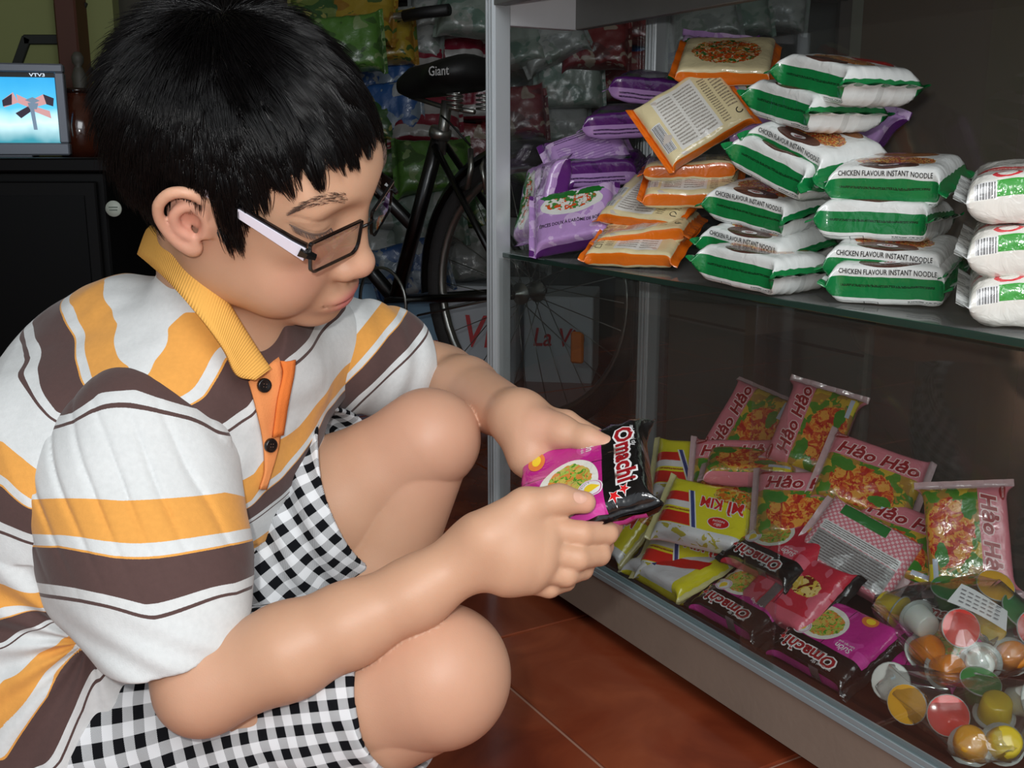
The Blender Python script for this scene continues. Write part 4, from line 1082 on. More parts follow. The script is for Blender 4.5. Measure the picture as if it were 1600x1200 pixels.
class Print:
    """flat print laid on a packet's film"""
    def __init__(s, pk): s.pk = pk; s.mb = MB(); s.mats = []
    def mi(s, m):
        if m not in s.mats: s.mats.append(m)
        return s.mats.index(m)
    def put(s, v2, f, m, lift=.0005):
        """v2: (x, q) film positions"""
        v2 = np.asarray(v2, float); p = s.pk.S(v2[:, 0], v2[:, 1]) + s.pk.N(v2[:, 0], v2[:, 1]) * lift; s.mb.add(p, f, s.mi(m)); return s
    def text(s, t, x, q, h, m, rot=0.0, outline=None, ow=.035, bold=.0, shear=0.0, sx=1.0, fit=None, sp=1.0):
        v, f = glyphs(t, bold, shear, sp=sp)
        if not len(v): return s
        k = h / .70; kx = k * sx
        if fit: kx = fit / (v[:, 0].max() - v[:, 0].min())
        ca, sa = math.cos(rot), math.sin(rot); R2 = np.array([[ca, -sa], [sa, ca]])
        if outline is not None:
            v2, f2 = glyphs(t, bold + ow, shear, sp=sp); s.put((v2 * [kx, k]) @ R2.T + [x, q], f2, outline, .0004)
        return s.put((v * [kx, k]) @ R2.T + [x, q], f, m, .00075)
    def oval(s, x, q, rx, rq, m, lift=.0005, n=20):
        v = [(x, q)]; f = []
        for r in (.5, 1.0): v += [(x + rx * r * math.cos(a), q + rq * r * math.sin(a)) for a in np.linspace(0, 2 * math.pi, n, endpoint=False)]
        for i in range(n): j = (i + 1) % n; f += [(0, 1 + i, 1 + j), (1 + i, 1 + n + i, 1 + n + j, 1 + j)]
        return s.put(v, f, m, lift)
    def rect(s, x0, x1, q0, q1, m, lift=.0005, nx=6, nq=3, sk=0.0):
        xs = np.linspace(x0, x1, nx + 1); qs = np.linspace(q0, q1, nq + 1); v = [(x + sk * (q - q0), q) for x in xs for q in qs]; f = [(i * (nq + 1) + j, (i + 1) * (nq + 1) + j, (i + 1) * (nq + 1) + j + 1, i * (nq + 1) + j + 1) for i in range(nx) for j in range(nq)]
        return s.put(v, f, m, lift)
    def poly(s, pts, m, lift=.0005): return s.put(pts, [tuple(range(len(pts)))], m, lift)
    def done(s, parent, name='printed_lettering'):
        if not s.mb.v: return None
        return tag(s.mb.build(name, s.mats, parent, True), kind='stuff')
INK = lambda n, c: mat('ink_' + n, c, .3, coat=.5)
I_BLK, I_WHT, I_RED, I_DRED, I_YEL, I_GRN, I_BLU, I_PNK = INK('black', (.07, .07, .08)), INK('white', (.9, .9, .9)), INK('red', (.80, .10, .12)), INK('dark_red', (.60, .08, .12)), INK('yellow', (.93, .80, .18)), INK('green', (.10, .45, .18)), INK('blue', (.12, .22, .55)), INK('pale_pink', (.93, .80, .80))
PROTO = {}
def proto(kind, pk, m, fn, nm):
    def make():
        o = pk.body(nm, m)
        if fn:
            pr = Print(pk); fn(pr); pr.done(o)
        return o
    PROTO[kind] = [make, None, pk]
def place(kind, c, xd, nd, label, cat='packet', group=None, keep=None):
    """put a packet with its middle at c, its length along xd and its front facing nd"""
    mk = PROTO[kind]
    if mk[1] is None: o = mk[0](); mk[1] = o
    else: o = copy_tree(mk[1])
    n = unit(nd); x = np.asarray(xd, float); x = unit(x - n * (x @ n)); y = np.cross(n, x)
    if keep is not None:                                   # rest it on the shelf, behind the pane and clear of the back
        vv = np.empty(len(o.data.vertices) * 3); o.data.vertices.foreach_get('co', vv); vv = vv.reshape(-1, 3) @ np.array([x, y, n]); c = np.array(c, float); rd = (c - O0) / np.linalg.norm(c - O0)
        for _ in range(4):
            e = ((vv + c) @ NF).min() - DF
            mn = -.030 if keep > .3 else .007
            if e < mn: c = c + rd * (mn - e) / (rd @ NF)
            e = ((vv + c) @ NF).max() - DF - .300
            if e > 0: c = c - NF * e
            e = ((vv + c) @ TF).min() - (-1.432 + .012)
            if e < 0: c = c - TF * e
            e = (vv + c)[:, 2].min() - keep
            if e < 0: c = c - np.array([0, 0, e])
    M = Matrix(((x[0], y[0], n[0], c[0]), (x[1], y[1], n[1], c[1]), (x[2], y[2], n[2], c[2]), (0, 0, 0, 1)))
    o.matrix_world = M
    for k in ('label', 'category', 'group'):
        if k in o: del o[k]
    tag(o, label, cat, group); return o
cam2 = lambda r, u, t: RC @ np.array([r, u, -t])           # right, up and towards-the-viewer -> world

# ---- chicken noodle packets: white with a green band down each long side
def film_chicken(nm, flip):
    pk_E = (.084 + .038) / 2; f = Film(nm, (.88, .89, .88), .25); hx = .056; E = pk_E
    f.food(0.0, .006, .040, .024, [(.45, .30, .22), (.85, .60, .25), (.90, .78, .45), (.75, .30, .15)], 260)
    f.layer(f.ell(0.0, .030, .030, .013), (.32, .20, .17)); f.layer(f.ell(0.0, -.030, .034, .012), (.78, .12, .14) if flip else (.55, .35, .2))
    g = f.q.between(E - .0075, E + .0125) + f.q.between(-E - .001, -E + .0065) + f.q.between(3 * E - .0125, 3 * E + .001)
    f.layer(g, (.06, .47, .24)); f.layer(f.x.abs().gt(hx - .001) * f.q.between(-E, E + .0125), (.06, .47, .24))
    f.lines(-.045, .045, E - .002, E + .003, 1, (.03, .25, .12)); f.lines(-.045, .045, 3 * E - .006, 3 * E - .001, 1, (.03, .25, .12))
    f.lines(-.052, -.020, E + .014, E + .018, 2, (.25, .28, .27))
    f.layer((f.x - .030).abs().lt(.022) * (f.q - (E + .026)).abs().lt(.010) * ((f.x - .030).abs().gt(.0213) + (f.q - (E + .026)).abs().gt(.0093) + (f.x - .022).abs().lt(.0004)), (.25, .28, .27))
    f.layer((f.q - 2 * E).abs().lt(.004), (.80, .81, .80)); return f.done()
for v in range(3):
    pk = Pack(.112, .084, .038, .010, 11 + v * 7, .0012, .0011, ((.5, .5), (-.4, .6), (.6, -.5))[v], .0045, .0014, .45)
    def fn(pr, pk=pk):
        q0 = .042 + .0065
        pr.text('CHICKEN FLAVOUR INSTANT NOODLE', 0, q0, .0052, I_BLK, math.pi, fit=.094, bold=.012)
        pr.oval(0, .0305, .0105, .0048, I_WHT); pr.oval(0, .0305, .0055, .0026, I_DRED, .0007)
        for x_ in (-.003, .0, .003): pr.oval(x_, .0305, .0008, .0016, I_WHT, .0009, 8)
    proto('chicken%d' % v, pk, film_chicken('film_chicken_%d' % v, v == 1), fn, 'noodle_packet')
    proto('chickback%d' % v, pk, film_chicken('film_chicken_%d' % v, v == 1), lambda pr: pr.text('A', 0, 0, .0001, I_BLK), 'noodle_packet')
# ---- orange rice noodle packets, cream backs full of small print
def film_orange():
    f = Film('film_orange', (.90, .84, .66), .24); E = (.100 + .022) / 2; hx = .060
    f.food(.0, .0, .045, .035, [(.85, .55, .25), (.90, .85, .70), (.2, .45, .2), (.8, .3, .1)], 140)
    f.layer(f.q.between(E - .006, E + .009) + f.q.between(3 * E - .009, 3 * E + .001) + f.q.between(-E - .001, -E + .006), (.92, .46, .10)); f.layer(f.x.abs().gt(hx - .001), (.92, .45, .09))
    b = f.q - 2 * E
    f.layer(f.x.between(-.038, .022) * b.abs().lt(.042), (.90, .89, .86)); f.lines(-.034, -.012, 2 * E - .038, 2 * E + .038, 15, (.62, .59, .55)); f.lines(-.008, .018, 2 * E - .038, 2 * E + .038, 15, (.62, .59, .55))
    f.lines(.026, .036, 2 * E - .040, 2 * E + .035, 18, (.52, .46, .38)); f.lines(.040, .054, 2 * E - .025, 2 * E + .040, 13, (.55, .48, .40)); f.bars(-.056, -.042, 2 * E - .036, 2 * E + .01, 8); f.layer(f.noise(35, 2).gt(.62) * f.x.lt(-.02) * b.abs().lt(.05), (.80, .76, .72)); return f.done()
FO = film_orange()
for v in range(2):
    pk = Pack(.120, .100, .022, .010, 31 + v * 5, .003, .0016, (.7, -.7) if v else (-.6, .5), .006, .0022)
    def fn(pr, pk=pk):
        E = pk.E; pr.oval(.050, 2 * E - .034, .0046, .0046, I_BLK, .0004); pr.oval(.050, 2 * E - .034, .0033, .0033, INK('cream', (.88, .82, .64)), .0006); pr.rect(.0495, .0545, 2 * E - .0355, 2 * E - .0325, INK('cream', (.88, .82, .64)), .0008, 2, 1)
        pr.rect(.040, .048, 2 * E + .034, 2 * E + .042, I_BLK, .0004, 2, 2); pr.rect(.0406, .0474, 2 * E + .0346, 2 * E + .0414, INK('cream', (.88, .82, .64)), .0006, 2, 2)
    proto('orange%d' % v, pk, FO, fn, 'noodle_packet')
# ---- purple packets: lilac film with a dark aubergine side
def film_purple():
    f = Film('film_purple', (.70, .55, .77), .24); E = (.090 + .034) / 2; hx = .058
    f.layer(f.noise(40, 3).gt(.55), (.80, .69, .84)); f.layer(f.q.between(E - .004, E + .018) + f.q.lt(-E + .004) + f.q.gt(3 * E - .018), (.36, .15, .44))
    f.layer(f.ell(0, .018, .046, .020), (.86, .86, .84)); f.food(0, .020, .038, .014, [(.86, .85, .82), (.25, .50, .22), (.80, .30, .12)], 110)
    f.layer(f.ell(-.020, .036, .026, .007, 2.2) + f.ell(.028, .033, .018, .006, 2.2), (.12, .42, .16)); f.layer(f.ell(0, E + .001, .036, .0042, 2.5), (.10, .33, .14))
    f.lines(-.045, .045, E + .021, E + .029, 2, (.22, .13, .28)); f.lines(-.045, .035, 2 * E - .02, 2 * E + .025, 9, (.58, .44, .66)); f.lines(-.045, .045, 3 * E - .029, 3 * E - .021, 2, (.22, .13, .28)); return f.done()
FP = film_purple()
for v in range(2):
    pk = Pack(.116, .090, .034, .011, 51 + v * 9, .001, .0016, (.6, .4) if v else (-.5, .7), .006, .0024)
    def fn(pr, pk=pk): pr.text("ÉPICES DOUX À L'ARÔME DE BOEUF", 0, -.018, .0056, I_BLK, 0, fit=.094, bold=.012)
    proto('purple%d' % v, pk, FP, fn, 'noodle_packet')
def film_aubergine():
    f = Film('film_aubergine', (.34, .13, .42), .24); E = (.090 + .034) / 2
    f.layer(f.noise(30, 3).gt(.56), (.28, .10, .36)); f.layer(f.ell(-.030, .020, .016, .007, 2.2) + f.ell(.002, .026, .013, .007, 2.2) + f.ell(.030, .022, .016, .007, 2.2), (.08, .34, .16))
    f.layer(f.q.gt(E - .001) * f.q.lt(3 * E + .001), (.68, .53, .75)); f.lines(-.040, .045, E + .003, E + .013, 2, (.22, .13, .28), 'x', .40); f.lines(-.045, .035, 2 * E - .02, 2 * E + .025, 9, (.56, .42, .64)); return f.done()
proto('aubergine', Pack(.116, .090, .036, .011, 57, .001, .0016, (-.5, .6), .006, .0024), film_aubergine(), None, 'noodle_packet')
# ---- pink shrimp noodle packets
def film_pink():
    f = Film('film_pink', (.86, .50, .55), .22); E = (.088 + .028) / 2; hx = .058; y0 = .010
    pic = f.q.between(-.050, y0 + .004)
    f.layer(pic, (.66, .50, .20)); f.layer(pic * f.noise(55, 2, .6, 2.0).gt(.50), (.30, .52, .14)); f.layer(pic * f.noise(60, 2, .8, 9.0).gt(.56), (.80, .66, .20))
    f.food(-.006, -.018, .040, .026, [(.80, .28, .12), (.88, .46, .16), (.72, .14, .10), (.90, .62, .25)], 110, 1.2)
    f.layer(f.ell(.020, -.028, .014, .007, 1.5) + f.ell(-.036, .004, .016, .008, 1.8), (.22, .50, .14)); f.layer(f.x.between(.030, .052) * f.q.between(-.046, -.039), (.90, .82, .20)); f.layer(f.x.between(.024, .052) * f.q.between(-.039, -.033), (.75, .78, .85))
    b = f.q - 2 * E; bk = b.abs().lt(.044); f.layer(bk * (((f.x * 900).sin() * (f.q * 900).sin()).gt(.1)), (.93, .78, .80)); f.layer(b.between(-.040, -.004) * f.x.abs().lt(.050), (.62, .60, .60)); f.lines(-.048, .048, 2 * E - .038, 2 * E - .006, 9, (.35, .33, .33))
    f.layer(b.between(-.003, .010) * f.x.abs().lt(.050), (.88, .87, .87)); f.lines(-.048, .048, 2 * E - .002, 2 * E + .009, 4, (.4, .35, .35)); f.layer(b.between(.026, .042) * f.x.between(-.040, .020), (.16, .46, .20))
    f.layer(f.x.abs().gt(hx), (.78, .66, .67)); return f.done()
FK = film_pink()
for v in range(2):
    pk = Pack(.118, .088, .028, .009, 71 + v * 9, .002, .0013, (.4, -.4) if v else (-.5, .5), .008)
    def fn(pr, pk=pk):
        pr.text('Hảo Hảo', 0, .024, .0150, I_DRED, 0, outline=I_PNK, ow=.050, bold=.030, shear=.25, fit=.100)
        pr.oval(-.050, .0405, .009, .0042, I_DRED, .0005); pr.text('ACECOOK', -.050, .0405, .0026, I_PNK, 0, bold=.01, sx=.7)
    proto('pink%d' % v, pk, FK, fn, 'noodle_packet')
# ---- yellow, red and white noodle packets
def film_yellow():
    f = Film('film_yellow', (.88, .84, .16), .22); E = (.088 + .030) / 2
    d = f.x + f.q * .35
    f.layer(f.q.between(-.020, .030) * d.gt(.022), (.82, .14, .10)); f.layer(f.q.between(-.006, .004) * d.gt(.020), (.88, .86, .86)); f.layer(f.q.between(.004, .012) * d.gt(.016), (.90, .84, .15)); f.lines(.018, .052, .005, .011, 1, (.55, .2, .1))
    f.layer(f.q.between(-.024, .032) * d.between(.013, .0215), (.88, .88, .90)); f.layer(f.q.between(-.024, .032) * d.between(.0145, .0195), (.18, .25, .50))
    f.layer(f.q.gt(.031) * f.q.lt(E + .022), (.86, .86, .87)); f.layer(f.q.gt(.033) * f.q.lt(E + .02) * f.noise(70, 3, 1).gt(.57), (.72, .68, .25)); f.food(-.034, -.030, .030, .016, [(.82, .62, .18), (.25, .48, .15), (.85, .72, .35), (.8, .4, .1)], 120, 1.4)
    b = f.q - 2 * E; f.layer(f.q.gt(E + .002) * f.q.lt(3 * E - .002) * f.x.gt(-.040), (.88, .88, .90)); f.layer((b - f.x * .5).between(.0, .022) * f.x.between(-.045, .02), (.82, .13, .10)); f.layer((f.x + b * .4).between(.022, .028) * b.abs().lt(.030), (.18, .25, .50)); f.lines(.032, .050, 2 * E - .015, 2 * E + .012, 3, (.3, .32, .4)); f.layer(f.x.abs().gt(.058), (.85, .82, .60)); return f.done()
FY = film_yellow()
for v in range(2):
    pk = Pack(.118, .088, .030, .009, 91 + v * 9, .002, .0014, (.5, -.4) if v else (-.5, .4), .008)
    def fn(pr, pk=pk):
        pr.text('MÌ', -.036, -.012, .0165, I_RED, 0, outline=I_WHT, ow=.045, bold=.030, shear=-.15, fit=.022)
        pr.text('KIM', -.004, -.012, .0150, I_RED, 0, outline=I_WHT, ow=.045, bold=.030, shear=-.15, fit=.030)
        pr.oval(-.022, .016, .0145, .0088, I_WHT, .0004); pr.oval(-.022, .016, .0135, .0080, I_RED, .0006); pr.text('SIÊU', -.022, .0188, .0035, I_WHT, 0, bold=.012); pr.text('NGON', -.022, .0135, .0035, I_WHT, 0, bold=.012)
    proto('yellow%d' % v, pk, FY, fn, 'noodle_packet')
# ---- black and magenta / black and red potato noodle packets
def film_dark(nm, c1, c2, T, side=True, Wd=.092):
    f = Film(nm, c1, .18, .9); E = (Wd + T) / 2
    f.layer(f.noise(28, 2, .5).gt(.55), c2); f.layer(f.x.abs().lt(.0005) + (f.q + .018).abs().lt(.0004) * f.x.gt(0), (.30, .05, .22))
    blk = f.q.gt(.018 if side else .020) * f.q.lt(E - .004 if side else E + .02); f.layer(blk, (.055, .045, .05)); f.layer(f.q.lt(-E + .003) + f.q.gt(3 * E - .006), (.06, .05, .055))
    bowl = f.ell(.020, -.008, .032, .025); f.layer(bowl, (.90, .90, .86)); f.food(.019, -.008, .026, .019, [(.80, .72, .35), (.32, .58, .16), (.62, .76, .30), (.85, .55, .25)], 130, .6)
    b = f.q - 2 * E; f.layer((f.x + .012).abs().lt(.007) * f.q.gt(E - .010), (.42, .40, .41)); f.bars(-.046, -.022, 2 * E + .014, 2 * E + .022, 9); f.food(.020, 2 * E + .006, .020, .014, [(.85, .72, .30), (.45, .10, .06), (.9, .8, .5)], 90, .8)
    if side: f.layer(f.q.gt(E - .004) * f.q.lt(E + .030) * (f.x.between(-.050, -.022) + f.x.between(-.004, .050)), c2)
    f.layer(f.x.abs().gt(.0545), (.06, .05, .055)); return f.done()
FM = film_dark('film_magenta', (.72, .14, .52), (.78, .26, .60), .028); FRd = film_dark('film_red', (.76, .16, .24), (.82, .38, .45), .028)
def fn_dark(pr):
    dq = .004 if pr.pk.W > .1 else 0.0
    pr.text('Omachi', .001, .0345 + dq, .0145, I_DRED, 0, outline=I_WHT, ow=.075, bold=.034, fit=.072)
    pr.text('mì khoai tây', -.022, .0430 + dq, .0040, I_WHT, 0, bold=.004, shear=.2)
    for x_, q_ in ((.043, .032 + dq), (.048, .024 + dq)):
        st = [(x_ + .0045 * (1 if i % 2 == 0 else .42) * math.cos(i * math.pi / 5), q_ + .0045 * (1 if i % 2 == 0 else .42) * math.sin(i * math.pi / 5)) for i in range(10)]
        pr.put([(x_, q_)] + [(x_ + (a - x_) * 1.35, q_ + (c_ - q_) * 1.35) for a, c_ in st], [(0, 1 + i, 1 + (i + 1) % 10) for i in range(10)], I_WHT, .0004); pr.put([(x_, q_)] + st, [(0, 1 + i, 1 + (i + 1) % 10) for i in range(10)], I_RED, .0007)
    pr.text('Sườn', -.026, .0105, .0070, I_WHT, 0, bold=.012, shear=.1); pr.text('hầm ngũ quả', -.026, .0045, .0028, I_WHT, 0)
    pr.oval(.034, .010, .0105, .0105, I_WHT); pr.oval(.034, .010, .0095, .0095, INK('magenta', (.74, .2, .55)), .0006); pr.oval(.034, .010, .0088, .0088, I_WHT, .0007)
    dr = [(  .034 + .0045 * math.cos(a), .010 + .0045 * math.sin(a)) for a in np.linspace(math.pi * .75, math.pi * 2.25, 12)] + [(.034, .0185)]
    pr.poly(dr, I_YEL, .0009)
    for i in range(10):
        a = math.pi * (1.05 + .9 * i / 9); pr.text('KHOAITÂYAÔ'[i], .034 + .0073 * math.cos(a), .010 + .0073 * math.sin(a), .0020, I_BLK, a + math.pi / 2)
    pr.oval(-.024, -.036, .0105, .0075, INK('broth', (.86, .48, .22)), .0005); pr.oval(-.025, -.036, .006, .004, I_YEL, .0007)
for v, (fm, nm) in enumerate(((FM, 'magenta'), (FRd, 'red'), (film_dark('film_held', (.72, .14, .52), (.78, .26, .60), .028, False, .104), 'held'))):
    proto(nm, Pack(.110, .104 if nm == 'held' else .092, .028, .010, 120 + 7 * v, .0015, .0012, (.5, -.5), .007), fm, fn_dark, 'noodle_packet')
# ---- soft white packets of rice vermicelli in clear film with red print
def film_white():
    f = Film('film_white', (.90, .89, .86), .20, .8, .9); E = (.110 + .040) / 2
    f.layer(f.q.between(-.030, -.020), (.85, .20, .22)); f.lines(-.06, .07, -.028, -.022, 1, (.95, .85, .8), 'x', .45)
    f.layer(f.ell(-.044, -.044, .012, .009, .8) * (1 - f.ell(-.044, -.044, .008, .006, .8)), (.85, .25, .28)); f.lines(-.006, .050, -.052, -.036, 2, (.85, .3, .33), 'x', .4)
    f.layer(f.x.between(-.052, .070) * f.q.between(-.073, -.056), (.25, .62, .24)); f.layer(f.x.between(-.01, .07) * f.q.between(-.066, -.059) * f.noise(120, 2).gt(.5), (.55, .80, .85)); f.bars(-.070, -.052, -.074, -.056, 8); f.layer(f.q.between(2 * E - .04, 2 * E - .028) + f.q.between(E - .002, E + .005), (.85, .22, .24)); f.layer(f.x.abs().gt(.074), (.86, .87, .86)); return f.done()
FWh = film_white()
proto('white', Pack(.152, .110, .040, .013, 140, .003, .0022, (.5, .6), .014, .0030, .9), FWh, None, 'vermicelli_packet')
# ================================================================== packets in the cabinet
UPV = np.array([0, 0, 1.0])
def edge(kind, a, b, label, roll=0.0, lean=0.0):
    """a chicken packet by the two ends of its lower front edge: (column, row, depth in the cabinet)"""
    A_, B_ = CP(*a), CP(*b); rd = unit(B_ - A_); pk = PROTO[kind][2]
    xd = -rd; y = unit(np.cross(UPV, xd)); n = unit(np.cross(xd, y))        # +y side towards the viewer
    if y @ ray(1300, 300) > 0: xd = rd; y = unit(np.cross(UPV, xd)); n = unit(np.cross(xd, y))
    c = (A_ + B_) / 2 - y * (pk.W / 2) + n * (pk.T / 2 - .004)
    if not kind.startswith('chickback'): n = unit(n + y * .17)             # tipped a little towards the viewer
    return place(kind, c, xd, n, label, 'packet', 'green and white chicken noodle packets', .5085)
CH = [('chicken0', (1285, 481, .026), (1486, 493, .083), 'bottom packet of the right-hand stack, lettering on its upper edge'),
      ('chicken1', (1283, 423, .034), (1478, 443, .088), 'chicken noodle packet second from the bottom of the right-hand stack'),
      ('chickback1', (1248, 362, .038), (1484, 374, .10), 'unlettered side of a green and white packet, third up in the right-hand stack'),
      ('chicken2', (1290, 302, .055), (1476, 309, .105), 'chicken noodle packet topping the right-hand stack beside the vermicelli'),
      ('chickback0', (1080, 440, -.008), (1226, 478, .006), 'lowest green and white packet, hanging over the shelf edge by the orange packets'),
      ('chicken0', (1090, 386, .022), (1228, 426, .040), 'chicken noodle packet lying on the lowest one, left stack'),
      ('chicken1', (1106, 326, .034), (1228, 360, .052), 'chicken noodle packet half covered by the sloping pair, left stack'),
      ('chickback2', (1124, 244, .036), (1276, 322, .046), 'lower one of two green and white packets sloping down to the right'),
      ('chicken2', (1164, 222, .050), (1290, 290, .055), 'upper one of two sloping packets, half its lettering hidden'),
      ('chickback0', (1162, 168, .066), (1280, 206, .052), 'green and white packet second from the top of the heap, end flap facing out'),
      ('chickback1', (1196, 128, .070), (1346, 166, .056), 'topmost green and white packet of the heap')]
for k, a, b, lab in CH: edge(k, a, b, 'green and white ' + lab if 'green' not in lab else lab)
def put(kind, u, v, s, x, n, label, group): return place(kind, CP(u, v, s), cam2(*x), cam2(*n), label, 'packet', group, .5085 if v < 520 else .091)
G = 'purple noodle packets'
put('purple0', 800, 312, .050, (.10, 1, .0), (-.88, .22, .42), 'lilac packet standing on end against the cabinet post', G)
put('purple1', 848, 248, .130, (.90, .38, .1), (.15, -.45, -.85), 'large crumpled lilac packet, back outwards, above the standing one', G)
put('aubergine', 930, 262, .140, (-1, -.20, -.35), (-.10, .92, .38), 'dark purple packet lying below the aubergine pair, mid heap', G)
put('aubergine', 985, 188, .180, (-1, .12, -.35), (-.10, .92, .38), 'dark purple packet at the left of the upper pair', G)
put('aubergine', 1030, 138, .215, (-1, .36, -.30), (.05, .90, .40), 'dark purple packet with green leaves, highest of the purple heap', G)
put('purple1', 1095, 118, .245, (.3, 1, .1), (-.5, .3, .8), 'lilac packet showing behind the topmost orange packet', G)
put('purple0', 1165, 150, .21, (.5, -.8, .1), (-.5, .3, .8), 'lilac packet wedged between orange packet and green stack', G)
put('aubergine', 855, 330, .110, (-1, -.08, -.35), (-.05, .90, .42), 'small-looking dark purple packet under the big lilac one', G)
put('purple0', 898, 360, .055, (1, .14, .25), (-.30, .50, .80), 'lilac packet with black lettering and green leaf at the shelf front', G)
put('purple1', 1310, 225, .21, (.5, .8, .0), (-.4, .4, .8), 'lilac packet almost hidden behind the green and white stack', G)
G = 'orange and cream noodle packets'
put('orange0', 1000, 394, .075, (-.92, .22, -.35), (.18, -.80, -.50), 'bottom orange packet, cream printed back up, at the shelf edge', G)
put('orange1', 1015, 362, .100, (.95, -.26, .30), (.20, -.93, -.28), 'orange packet seen on edge, second from the bottom', G)
put('orange0', 1022, 318, .120, (.82, -.50, .25), (.25, -.72, -.62), 'orange packet tilted down to the right, white text panel up', G)
put('orange1', 1082, 288, .150, (.98, -.12, .20), (.10, -.80, -.58), 'orange packet with a barcode, under the big upright one', G)
put('orange0', 1078, 262, .165, (1, .02, .20), (.05, -.95, -.30), 'thin-looking orange packet squeezed under the upright one', G)
put('orange1', 1082, 182, .125, (.86, .50, .05), (.25, -.30, -.92), 'big cream and orange packet propped upright, printed back outwards', G)
put('orange0', 1135, 95, .19, (1, -.12, .25), (-.10, .75, .65), 'topmost orange packet, leaning on the green stack', G)
G = 'white vermicelli packets'
put('white', 1662, 292, .105, (1, -.10, .45), (-.12, .95, .28), 'top white vermicelli packet with barcode and green label', G)
put('white', 1664, 376, .105, (1, -.14, .45), (-.12, .95, .28), 'middle white vermicelli packet with red print', G)
put('white', 1660, 452, .105, (1, .02, .45), (-.12, .95, .28), 'bottom white vermicelli packet beside the green stack', G)
# lower compartment
def lay(kind, t, s, z, sx, tilt, label, group, back=False, yaw=0.0):
    ca, sa = math.cos(yaw), math.sin(yaw); x = (TF * ca + NF * sa) * sx; up = UPV * math.cos(tilt) - NF * math.sin(tilt)
    return place(kind, CAB(t, s, z), x, -up if back else up, label, 'packet', group, .0935)
def layp(kind, u, v, z, *a, **k):
    X = ZP(u, v, z); return lay(kind, X @ TF, X @ NF - DF, z, *a, **k)
G = 'yellow noodle packets'
put('yellow0', 1090, 738, .150, (-1, .06, -.25), (-.15, .60, .78), 'yellow packet at the top of the yellow heap, under the pink ones', G)
put('yellow1', 1104, 808, .086, (-.94, .38, -.20), (-.22, .68, .70), 'yellow packet with red lettering upside down, upper of two alike', G)
put('yellow0', 1078, 872, .068, (-.92, .42, -.20), (-.22, .66, .72), 'yellow packet with red lettering upside down, lower of two alike', G)
lay('yellow1', -1.022, .060, .110, -1, .25, 'yellow packet turned over, white back with red triangle outwards', G, True)
lay('yellow0', -1.165, .062, .118, -1, .75, 'yellow packet half hidden behind the hand, nearest the cabinet corner', G)
G = 'pink shrimp noodle packets'
put('pink0', 1170, 668, .235, (.42, .92, .05), (-.35, .42, .84), 'pink packet standing up at the back, leftmost of the pair', G)
put('pink1', 1272, 672, .235, (.30, .93, .05), (-.25, .42, .86), 'pink packet standing up at the back, second of the pair', G)
put('pink0', 1374, 748, .245, (.88, -.42, .15), (-.20, .45, .86), 'large-looking pink packet facing out with slanting red lettering', G)
put('pink1', 1258, 792, .165, (1, -.06, .25), (-.25, .52, .80), 'pink packet with level red lettering in the middle of the heap', G)
put('pink0', 1512, 842, .235, (.06, -1, .05), (-.40, .25, .88), 'pink packet on end with lettering running down, alone by the jelly bag', G)
put('pink1', 1175, 724, .175, (1, -.16, .25), (-.10, .92, .38), 'pink packet lying flat below the standing pair', G)
put('pink0', 1152, 738, .165, (1, -.05, .25), (-.32, .45, .82), 'pink packet tucked behind the yellow ones, red and green food picture showing', G)
put('pink1', 1340, 862, .165, (.76, -.62, .10), (.22, -.52, -.82), 'pink packet turned over, grey nutrition table outwards', G)
put('pink0', 1408, 850, .215, (.80, -.52, .0), (-.25, .55, .80), 'pink packet mostly hidden behind the turned-over one', G)

G = 'black banded noodle packets'
lay('magenta', -.884, .060, .128, -1, .34, 'black and magenta packet at the front rail, lettering upside down', G)
layp('red', 1222, 860, .180, -1, .45, 'black and red packet, lettering upside down, behind the barcode one', G)
layp('red', 1242, 926, .150, 1, .62, 'black and red packet turned over, barcode and grey seam outwards', G, True)
lay('magenta', -.757, .066, .120, -1, .44, 'magenta packet with a bowl of noodles, front row by the jelly bags', G)
lay('magenta', -.690, .135, .135, 1, .50, 'magenta packet with orange dish tucked under the jelly bag', G, False, .2)
put('magenta', 786, 752, .090, (.15, 1, .05), (-.75, .25, .60), 'magenta packet leaning alone in the corner by the post', G)
# ---- fruit jelly cups in two clear bags
CUPC = film('cup_film', (.93, .95, .94), .16, .10, .10); LIDM = mat('cup_lid', (.80, .82, .80), .25, coat=.5)
JC = dict(yellow=(.96, .84, .22), white=(.93, .94, .91), red=(.93, .18, .15), orange=(.98, .58, .08), green=(.18, .56, .25), honey=(.95, .68, .12))
CUPS = {}
def cup(col, c, ax, label, group):
    if col not in CUPS:
        o = MB().lathe([(0, -.0125), (.0112, -.0125), (.0138, -.0105), (.0160, .010), (.0160, .0112), (0, .0112)], n=22).build('jelly_cup', mat('jelly_' + col, JC[col], .18, spec=.5, coat=.8, sss=.25), None, True)
        MB().lathe([(.0150, .0110), (.0200, .0112), (.0202, .0122), (.0198, .0128), (.0150, .0128)], n=22).build('rim', mat('cup_rim', (.82, .86, .84), .2, coat=.6, alpha=.7), o, True)
        MB().lathe([(0, .0132), (.0188, .0130), (.0196, .0126)], n=22).build('lid', mat('lid_' + col, tuple(.86 * q + .10 for q in JC[col]), .15, coat=.8), o, True)
        CUPS[col] = o
    else: o = copy_tree(CUPS[col])
    fr = frame(ax, (.3, .5, .8)); o.matrix_world = Matrix(((*[fr[k][0] for k in range(3)], c[0]), (*[fr[k][1] for k in range(3)], c[1]), (*[fr[k][2] for k in range(3)], c[2]), (0, 0, 0, 1)))
    for k in ('label', 'category', 'group'):
        if k in o: del o[k]
    tag(o, label, 'jelly cup', group)
